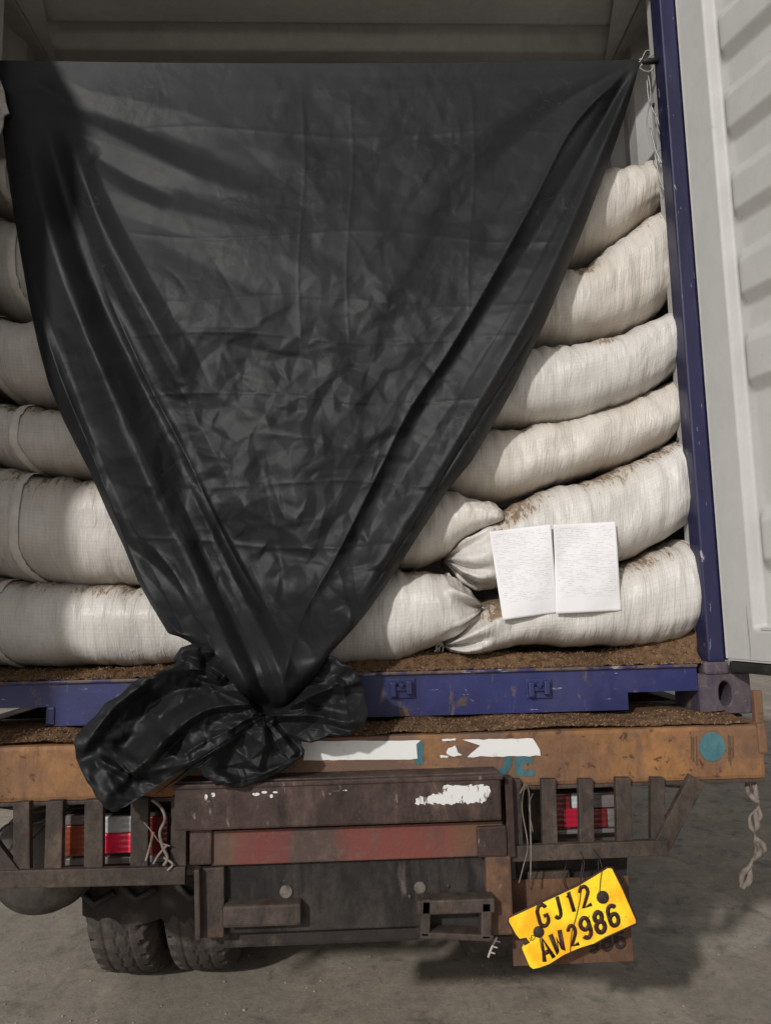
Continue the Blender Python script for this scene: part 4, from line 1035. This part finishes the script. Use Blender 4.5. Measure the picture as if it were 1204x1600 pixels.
sag = 5*np.sin(np.pi*uu)**1 * (1-v[:, None])**6*1.2           # top hem hangs a little between its ties
PY = ROW + sag + np.where(uu[None] > .6, 1, 0)*0
H = np.zeros(PX.shape)
h = lambda *a, **k_: fold(PX, PY, *a, **k_)
# broad radial folds, left group
H += h([(30, 150), (75, 340), (125, 490), (175, 620), (225, 740), (285, 860), (345, 980), (400, 1110)], .055, 20, 26, fade=(.25, .05))
H += h([(95, 190), (150, 330), (205, 440), (262, 545), (315, 650)], .026, 11, 16, 'g', fade=(.2, .3))
H += h([(60, 150), (125, 390), (195, 545), (250, 650), (310, 770), (370, 880), (425, 990)], -.050, 16, 26, fade=(.2, .15))
H += h([(150, 420), (228, 590), (285, 700), (332, 800), (378, 890), (420, 960)], .028, 9, 13, 's', fade=(.2, .15), wr=2.2)
H += h([(285, 740), (325, 820), (375, 920), (425, 1020), (455, 1110)], .034, 9, 12, 'g', fade=(.15, .05))
H += h([(300, 830), (345, 930), (395, 1040), (420, 1110)], -.022, 9, 10, 'g')
H += h([(55, 470), (95, 590), (140, 700), (190, 830), (240, 940), (300, 1010)], .018, 7, 9, 's', fade=(.2, .1))
H += h([(235, 850), (275, 900), (310, 970), (345, 1040)], .015, 6, 7, 's')
H += h([(150, 760), (200, 850), (260, 900), (320, 990)], -.016, 10, 10, 'g')
# upper left diagonals
H += h([(20, 100), (110, 165), (180, 188), (270, 215), (340, 245), (430, 300)], -.015, 12, 24, fade=(.15, .35))
H += h([(80, 170), (150, 198), (240, 243), (320, 280), (420, 312), (520, 330)], .012, 10, 18, fade=(.2, .4))
H += h([(140, 240), (220, 285), (280, 312)], -.012, 10, 12)
H += h([(150, 290), (260, 325), (420, 360), (560, 372)], .010, 12, 22, fade=(.2, .5))
H += h([(200, 350), (330, 420), (460, 470), (600, 480)], -.012, 18, 30, fade=(.3, .4))
# right group, gathered at the tie
H += h([(998, 96), (975, 150), (930, 260), (880, 380), (828, 490), (760, 610), (690, 730), (615, 850), (540, 965), (480, 1080)], .036, 5, 26, fade=(.05, .05))
H += h([(995, 97), (940, 190), (880, 290), (810, 410), (730, 530), (650, 660), (580, 790), (510, 930)], -.026, 5, 28, fade=(.05, .15))
H += h([(993, 97), (900, 190), (840, 300), (770, 430), (700, 550), (640, 640), (590, 740), (530, 860), (470, 970), (440, 1080)], .030, 5, 16, 's', fade=(.05, .05), wr=1.8)
H += h([(990, 97), (870, 170), (760, 270), (660, 400), (590, 520)], -.016, 6, 34, fade=(.05, .35))
H += h([(985, 99), (850, 140), (740, 215), (650, 300)], .012, 6, 26, fade=(.05, .4))
H += h([(985, 97), (800, 112), (600, 118), (400, 112)], -.008, 5, 12, fade=(.05, .3))
H += h([(700, 330), (620, 440), (540, 560)], .010, 20, 24, fade=(.3, .4))
H += h([(860, 470), (790, 590), (720, 700), (640, 830), (560, 950)], -.014, 5, 6, 's', fade=(.2, .15))
# centre belly near the knot
H += h([(520, 480), (500, 620), (470, 760), (440, 900)], .022, 60, 45, fade=(.4, .3))
H += h([(400, 640), (420, 780), (440, 900), (450, 1010)], -.018, 20, 16, fade=(.3, .1))
# storage creases
for y_, amp in ((208, .0022), (368, .0026), (470, .002), (528, .0022), (622, .0028), (758, .003), (850, .003)):
    xs_ = [int(x) for x in np.linspace(180, 900, 7)]
    H += h([(x, y_+8*math.sin(x*.013+y_)+(x-500)*.012) for x in xs_], amp, 3, 4, 's', fade=(.1, .1))
for x_ in (470, 545, 735): H += h([(x_, 130), (x_+6, 260), (x_-4, 420), (x_+2, 560)], .0018, 3, 3, 's')
# crumples
cen = np.exp(-((PX-510)/230)**2)*smoothstep((PY-330)/330)*smoothstep((1050-PY)/120)
upr = np.exp(-((PX-650)/230)**2-((PY-300)/190)**2)
box = (-60, 60, 1060, 1160)
box = None
lowl = smoothstep((PY-430)/300)*smoothstep((420-PX)/150)
H += (.0040+.010*cen+.005*upr+.006*lowl)*facets(PX, PY, 5, 88, box, 1, 1.5, 12, 3)
H += (.0016+.0056*cen+.0032*upr+.002*lowl)*facets(PX, PY, 9, 42, box, 1, 1.5, -20, 1)
H += (.0006+.0036*cen+.0018*upr+.001*lowl)*facets(PX, PY, 19, 20, box, 1.25, 1, 20, 0)
H += creases(PX, PY, 3, 46, (330, 470, 720, 1000), 40, 120, .0030, 5, (14, 30))
H += creases(PX, PY, 4, 30, (300, 250, 800, 620), 40, 130, .0016, 5, (20, 50))
H += creases(PX, PY, 8, 26, (480, 150, 900, 420), 50, 120, .0012, 4, (75, 25))
H += creases(PX, PY, 14, 30, (100, 420, 360, 1050), 60, 160, .0030, 6, (62, 8))
H += creases(PX, PY, 15, 26, (350, 850, 560, 1110), 50, 120, .006, 6, (65, 22))
# edges curl back
edge = np.minimum(PX-le[:, None], re_[:, None]-PX)
H -= .05*np.exp(-edge/9.0)*smoothstep(v[:, None]/.08)
tt = (PY-93)/(1128-93)
YB0 = .085 - .13*smoothstep(tt*2.6) - .03*tt - .20*smoothstep((tt-.78)/.15) + .10*smoothstep((tt-.945)/.055)
H *= (smoothstep(v[:, None]/.06)*.85+.15)
Yg = YB0-H
V = PA(PX, PY, -0.05)                # position across, then set to its own depth
D3 = V-CAM; tq = (Yg-CAM[1])/D3[..., 1]
Vs = CAM+D3*tq[..., None]
UVm = np.stack([PX/500., PY/500.], -1)
ts = grid_mesh('black_plastic_sheet', Vs, M['tarp'], uv=UVm)
tag(ts, 'black plastic sheet tied at both upper corners and bunched into a knot over the sill', 'plastic sheet')

# bunched skirt: polar patches
def polar(K, outline, NRr, NA, depth, uvs=1.0):
    a = np.array([math.atan2(y-K[1], x-K[0]) for x, y in outline]); rr_ = np.array([math.dist(K, q) for q in outline])
    o = np.argsort(a); a = a[o]; rr_ = rr_[o]; th = np.linspace(-math.pi, math.pi, NA, endpoint=False)
    # true polygon intersection by dense sampling of edges
    A_ = []; R_ = []
    for i in range(len(outline)):
        x0, y0 = outline[i]; x1, y1 = outline[(i+1) % len(outline)]
        for t in np.linspace(0, 1, 30, endpoint=False):
            x, y = x0+(x1-x0)*t, y0+(y1-y0)*t; A_.append(math.atan2(y-K[1], x-K[0])); R_.append(math.dist(K, (x, y)))
    A_ = np.array(A_); R_ = np.array(R_); o = np.argsort(A_); Rt = np.interp(th, A_[o], R_[o], period=2*math.pi)
    s_ = np.linspace(0.02, 1, NRr)
    X = K[0]+s_[:, None]*Rt[None]*np.cos(th)[None]; Y = K[1]+s_[:, None]*Rt[None]*np.sin(th)[None]
    Hh, Yb = depth(X, Y, s_[:, None]+0*X, th[None]+0*X)
    W = PA(X, Y, -.2); D_ = W-CAM; W = CAM+D_*(((Yb-Hh)-CAM[1])/D_[..., 1])[..., None]
    return W, np.stack([X/500.*uvs, Y/500.*uvs], -1)
def jag(o, amp):
    out_ = []
    for i in range(len(o)):
        a, b = o[i], o[(i+1) % len(o)]; out_ += [a, ((a[0]+b[0])/2+random.uniform(-amp, amp), (a[1]+b[1])/2+random.uniform(-amp, amp))]
    return out_
OUT = [(330, 1010), (285, 1022), (268, 1042), (235, 1058), (205, 1068), (165, 1098), (130, 1136), (115, 1162), (119, 1185), (136, 1222), (150, 1246), (163, 1262), (190, 1267), (228, 1256), (262, 1234),
       (282, 1206), (300, 1200), (318, 1214), (338, 1228), (362, 1231), (400, 1222), (440, 1206), (466, 1186), (476, 1176), (470, 1158), (500, 1156), (535, 1150), (570, 1130), (573, 1100), (562, 1062), (552, 1042), (525, 1026), (495, 1012), (430, 1000)]
def dskirt(X, Y, s_, th):
    g = lambda *a, **k_: fold(X, Y, *a, **k_)
    h_ = np.zeros(X.shape)
    h_ += .05*np.exp(-(np.hypot(X-410, (Y-1120))/60)**2)
    K = (412, 1118)
    # traced ridges and hollows
    h_ += g([(400, 1100), (320, 1110), (255, 1160), (205, 1212)], .050, 8, 16, 'e', fade=(.1, .02), wr=2.4)
    h_ += g([(330, 1070), (262, 1085), (215, 1130), (190, 1185)], -.060, 10, 26, 'g', fade=(.1, .1))
    h_ += g([(205, 1212), (180, 1200), (152, 1185)], .030, 9, 9, 'e', fade=(.05, .1))
    h_ += g([(204, 1213), (170, 1240), (160, 1260)], .018, 12, 14, 'e', fade=(.05, .1))
    h_ += g([(215, 1208), (280, 1196), (330, 1175), (390, 1140)], .020, 12, 10, 's', fade=(.05, .1))
    h_ += g([(240, 1060), (190, 1095), (150, 1140), (125, 1180)], .026, 14, 18, 'e', fade=(.2, .2))
    h_ += g([(150, 1150), (165, 1215), (185, 1250)], -.012, 10, 12)
    h_ += g([(405, 1110), (360, 1140), (318, 1160), (280, 1185)], .026, 7, 12, 's', fade=(.1, .1))
    h_ += g([(400, 1128), (370, 1160), (350, 1215)], -.030, 9, 14, 'g', fade=(.1, .1))
    h_ += g([(410, 1130), (412, 1165), (402, 1205)], .028, 8, 12, 'e', fade=(.1, .1), wr=2)
    h_ += g([(420, 1128), (440, 1150), (462, 1180)], .024, 8, 12, 'e', fade=(.1, .05))
    h_ += g([(345, 1225), (400, 1214), (455, 1190)], .012, 5, 6, 's')
    h_ += g([(430, 1116), (480, 1090), (515, 1075), (535, 1060)], .036, 8, 14, 'e', fade=(.1, .1), wr=2)
    h_ += g([(430, 1122), (490, 1118), (540, 1128), (565, 1120)], .020, 8, 14, 'e', fade=(.1, .1))
    h_ += g([(430, 1112), (470, 1070), (500, 1040), (540, 1035)], -.016, 8, 14, 'g')
    h_ += g([(535, 1060), (540, 1100), (545, 1140)], .014, 7, 9, 's')
    h_ += g([(300, 1060), (340, 1080), (400, 1105)], .022, 10, 10, 's')
    a_ = np.arctan2(Y-K[1], X-K[0]); rr_ = np.hypot(X-K[0], Y-K[1])
    h_ += .006*np.sin(a_*9+np.sin(a_*4+1)*2.2)*np.exp(-((rr_-45)/40)**2)
    inm = np.clip((X-np.interp(Y, [q[0] for q in LE], [q[1] for q in LE]))/12, 0, 1)*np.clip((np.interp(Y, [q[0] for q in RE], [q[1] for q in RE])-X)/12, 0, 1)*np.clip((1118-Y)/20, 0, 1)
    h_ -= .10*inm
    h_ += .040*facets(X, Y, 31, 58, None, 1, 1.35, 28, 0)+.015*facets(X, Y, 32, 27, None, 1, 1.3, -15, 0)+.004*facets(X, Y, 35, 13)
    h_ += creases(X, Y, 33, 70, (120, 1000, 570, 1260), 30, 110, .009, 4)
    h_ -= .008*np.exp(-(1-s_)*60)
    Yb = -.245-.02*np.clip((Y-1140)/100, 0, 1)+0*X
    return h_, Yb
W1, U1 = polar((412, 1118), jag(OUT, 6), 130, 420, dskirt)
ROLL = [(300, 1006), (330, 1002), (360, 1012), (385, 1035), (392, 1062), (372, 1078), (345, 1076), (312, 1062), (282, 1050), (270, 1030), (282, 1012)]
def droll(X, Y, s_, th):
    h_ = .055*np.sqrt(np.clip(1-s_**2, 0, 1))
    g = lambda *a, **k_: fold(X, Y, *a, **k_)
    h_ += g([(280, 1020), (310, 1030), (350, 1055), (375, 1070)], -.022, 5, 7, 'g')+g([(290, 1045), (320, 1048), (345, 1062)], .016, 4, 5, 's')+g([(300, 1012), (335, 1022), (370, 1045)], .016, 5, 6, 's')+g([(312, 1010), (322, 1035), (318, 1060)], -.014, 4, 5, 'g')
    h_ += .014*facets(X, Y, 41, 24)+.004*facets(X, Y, 42, 11)
    return h_, -.225+0*X
W2, U2 = polar((328, 1040), ROLL, 50, 160, droll)
def closegrid(W): return np.concatenate([W, W[:, :1]], 1)
for W, U_ in ((W1, U1), (W2, U2)):
    Wc, Uc = closegrid(W), closegrid(U_)
    o = grid_mesh('tmp', Wc, M['tarp'], uv=Uc)
    bm_ = bmesh.new(); bm_.from_mesh(ts.data); bm_.from_mesh(o.data); bm_.to_mesh(ts.data); bm_.free()
    bpy.data.objects.remove(o)
ts.data.polygons.foreach_set('use_smooth', [True]*len(ts.data.polygons))
# corner tie of the sheet
td = MB()
hang([(998, 97), (1003, 90), (1008, 80), (1016, 79)], .085, .0016, None, td); hang([(1002, 98), (1010, 92), (1020, 84), (1028, 78)], .08, .0016, None, td)
hang([(994, 100), (1000, 92), (1004, 98), (999, 106), (1012, 112), (1022, 104)], .09, .002, None, td)
tag(td.build('tie_string', M['string'], None, True), 'pale string tying the black sheet to the right post near the top', 'string')
td = MB(); q = P(1015, 97, Y=.03); td.tube([P(1003, 96.5, Y=.03), P(1007, 96, Y=.03), P(1030, 95, Y=.03)], [.006, .010, .010], 12)
tag(td.build('rubber_plug', M['rubber'], None, True), 'small black rubber plug poking out beside the right blue post', 'rubber plug')
td = MB()
hang([(1010, 125), (1012, 150), (1018, 170), (1026, 185), (1030, 200)], .065, .0028, None, td)
hang([(1012, 118), (1016, 150), (1010, 185), (1012, 210), (1024, 240), (1032, 255), (1040, 250)], .06, .002, None, td)
hang([(1031, 168), (1024, 180), (1028, 205), (1036, 220)], .06, .0016, None, td); hang([(1030, 256), (1026, 240), (1036, 232)], .06, .0016, None, td)
hang([(1022, 240), (1030, 280), (1038, 300), (1042, 320), (1038, 300), (1030, 290)], .06, .0024, None, td)
hang([(1015, 200), (1024, 236), (1034, 256)], .058, .003, None, td)
tag(td.build('hanging_wire', M['silver'], None, True), 'tangled silver grey wire hanging down the inner right post', 'wire')
td = MB(); td.pxprism([(-12, 118), (0, 124), (6, 140), (9, 160), (14, 176), (6, 180), (4, 198), (-2, 214), (-14, 214)], .055, .006)
o = td.build('white_rag', M['string'], None); tag(o, 'scrap of white cloth tied at the left edge beside the black sheet', 'cloth')

# ================================================================= PAPERS
def paper(c0, c1, c2, c3, Y0, dY, label, seed):
    n_, m_ = 40, 40; A = np.zeros((n_, m_, 3)); U_ = np.zeros((n_, m_, 2))
    for i in range(n_):
        for j in range(m_):
            u, w = i/(n_-1), j/(m_-1)
            x = (c0[0]*(1-u)+c1[0]*u)*(1-w)+(c3[0]*(1-u)+c2[0]*u)*w; y = (c0[1]*(1-u)+c1[1]*u)*(1-w)+(c3[1]*(1-u)+c2[1]*u)*w
            A[i, j] = P(x, y, Y=Y0+dY[0]*w+dY[1]*u+.011*math.sin(u*3.1+seed)*math.sin(w*4+seed)+.004*noise.noise(Vector((u*3, w*3, seed)))); U_[i, j] = (u, 1-w)
    o = grid_mesh('printed_sheet', A, M['paper'], uv=U_); md = o.modifiers.new('t', 'SOLIDIFY'); md.thickness = .0006
    return tag(o, label, 'paper')
paper((764, 831), (860, 819), (871, 957), (785, 969), .010, (-.012, -.004), 'left one of two white printed pages stuck to the sacks, slightly tilted', 1)
paper((864, 820), (961, 815), (970, 954), (868, 959), .005, (-.012, .004), 'right one of two white printed pages stuck to the sacks', 4)

# ================================================================= NUMBER PLATE
YP = -.205
out = [(793, 1440), (794, 1434), (799, 1430), (848, 1408), (900, 1384), (944, 1358), (950, 1355), (955, 1356), (961, 1364), (972, 1388), (984, 1416), (993, 1434), (993, 1443), (984, 1449), (965, 1455), (945, 1464), (928, 1474), (905, 1481),
       (880, 1492), (858, 1506), (842, 1512), (832, 1514), (827, 1510), (820, 1494), (815, 1482), (818, 1475), (826, 1472), (821, 1466), (811, 1468), (804, 1460)]
npl = empty('number_plate', tuple(P(895, 1435, Y=YP))); tag(npl, 'bent yellow number plate hanging askew from wires below the right light cage', 'number plate')
k = MB(); k.pxprism(out, YP, .003); k.build('plate_sheet', M['yellow'], npl)
def edge_rim():
    k = MB(); sel = [(818, 1476), (826, 1472), (821, 1466), (811, 1468), (804, 1460), (793, 1440), (794, 1433), (848, 1408), (900, 1384), (948, 1355), (956, 1356), (972, 1388), (993, 1436), (993, 1443), (965, 1456), (945, 1465), (928, 1475)]
    k.tube([P(a, b, Y=YP+.001) for a, b in sel], .0026, 6); k.build('plate_rim', M['darkink'], npl, True)
edge_rim()
def gl(chx, bl, ux, uy, r=.0046): glyph(chx, bl, ux, uy, YP-.0006, r, 'darkink', npl, 'plate_letter', .45, .3)
S_ = 1204/1000
# cell axes follow the tilt of the plate (about 24 degrees)
def z4(x, y): return (780+x*230/1204., 1340+y*190/995.)
gl('G', z4(335, 575), (15, -6.5), (-4.6, -19.0), .0050); gl('J', z4(455, 505), (12, -5.0), (-4.4, -18.5), .0048); gl('1', z4(585, 450), (9, -4), (-5.2, -17.8), .0050); gl('2', z4(682, 415), (14, -6), (-4.6, -18.0), .0048)
gl('A', z4(368, 850), (14, -6.5), (-6.6, -19.6), .0056); gl('W', z4(462, 785), (14.5, -7), (-5.4, -17.6), .0062); gl('2', z4(590, 728), (12, -4.6), (-4.8, -17.6), .0048)
gl('9', z4(685, 672), (15, -6), (-4.8, -18.2), .0056); gl('8', z4(798, 625), (15, -6), (-4.8, -18.2), .0062); gl('6', z4(910, 572), (15, -6), (-4.8, -18.2), .0056)
glyph('N', z4(238, 662), (1.5, 4.5), (3.2, -1), YP-.0004, .0009, 'darkink', npl, 'small_letter', .4); glyph('D', z4(262, 678), (6, -1.5), (-.4, -4.6), YP-.0004, .0009, 'darkink', npl, 'small_letter', .4)
for (cx_, cy_, r_) in ((941, 1402, .0165), (841, 1456, .0145)):
    k = MB(); q = P(cx_, cy_, Y=YP); k.lathe([(-.007, .0001), (-.007, r_*.45), (-.003, r_*.9), (.0, r_)], 14, 'Y', (q[0], YP, q[2]))
    k.build('plate_bolt', M['oldink'], npl, True)
k = MB(); hang([(905, 1382), (906, 1400), (900, 1430), (892, 1460), (890, 1500)], YP-.004, .0009, None, k); hang([(940, 1358), (937, 1380), (936, 1398)], YP-.004, .0009, None, k); hang([(842, 1460), (846, 1485), (852, 1500)], YP-.004, .0009, None, k)
hang([(940, 1357), (935, 1340), (925, 1326)], YP+.01, .0012, None, k); hang([(905, 1382), (912, 1350), (905, 1330)], YP+.01, .0012, None, k)
k.build('plate_wire', M['wire'], npl, True)

# ================================================================= HANGING STRINGS
def ribbon_knots(name, path, Y, w, mat, label, cat, knots):
    k = MB(); pts = [P(a, b, Y=Y) for a, b in cr(path, 8)]; n_ = len(pts)
    for off, ph in ((-.5, 0.), (.3, 1.3), (.6, 2.6)):
        q = []
        rs = []
        for i, p_ in enumerate(pts):
            f = i/(n_-1); pinch = min([1.]+[abs(f-kk)/.08 for kk in knots]); pinch = max(.12, min(1, pinch))
            q.append((p_[0]+off*w*pinch*(.6+.5*math.sin(f*17+ph)), p_[1]+.01*math.sin(f*23+ph)*pinch, p_[2])); rs.append(w*(.16+.28*pinch*abs(math.sin(f*9+ph))))
        k.tube(q, rs, 7)
    o = k.build(name, M[mat], None, True); return tag(o, label, cat)
ribbon_knots('plastic_strip', [(1176, 1215), (1176, 1240), (1184, 1258), (1176, 1280), (1178, 1302), (1184, 1322), (1174, 1345), (1168, 1368), (1156, 1386)], -.13, .020, 'dirty_string',
             'knotted translucent plastic strip hanging from the right end of the orange beam', 'plastic strip', (.26, .52, .76))
td = MB()
hang([(238, 1250), (252, 1262), (258, 1280), (250, 1300), (254, 1322), (262, 1340), (256, 1352)], -.19, .004, None, td); hang([(262, 1320), (248, 1336), (240, 1350)], -.19, .003, None, td)
hang([(240, 1300), (234, 1325), (228, 1345)], -.19, .0035, None, td); hang([(225, 1285), (238, 1300), (250, 1316), (266, 1322)], -.19, .0018, None, td); hang([(256, 1340), (270, 1350), (262, 1360)], -.19, .003, None, td)
tag(td.build('knotted_string', M['dirty_string'], None, True), 'frayed knotted string hanging in the left light cage beside the red lens', 'string')
td = MB()
hang([(812, 1240), (820, 1226), (826, 1240), (828, 1290), (829, 1330), (828, 1378)], -.185, .0022, None, td); hang([(820, 1226), (815, 1262), (824, 1320), (818, 1350), (810, 1380)], -.187, .0016, None, td); hang([(832, 1240), (826, 1260), (832, 1300)], -.185, .0014, None, td)
tag(td.build('looped_string', M['dirty_string'], None, True), 'thin pale string looped inside the right light cage', 'string')
td = MB(); hang([(776, 1464), (768, 1480), (762, 1496)], -.16, .003, None, td)
for a in (0, 1, 2): hang([(774-a*4, 1470+a*9), (781-a*4, 1472+a*9)], -.16, .002, None, td)
tag(td.build('plastic_clip', M['string'], None, True), 'tiny white comb shaped clip under the rusty upright left of the number plate', 'clip')
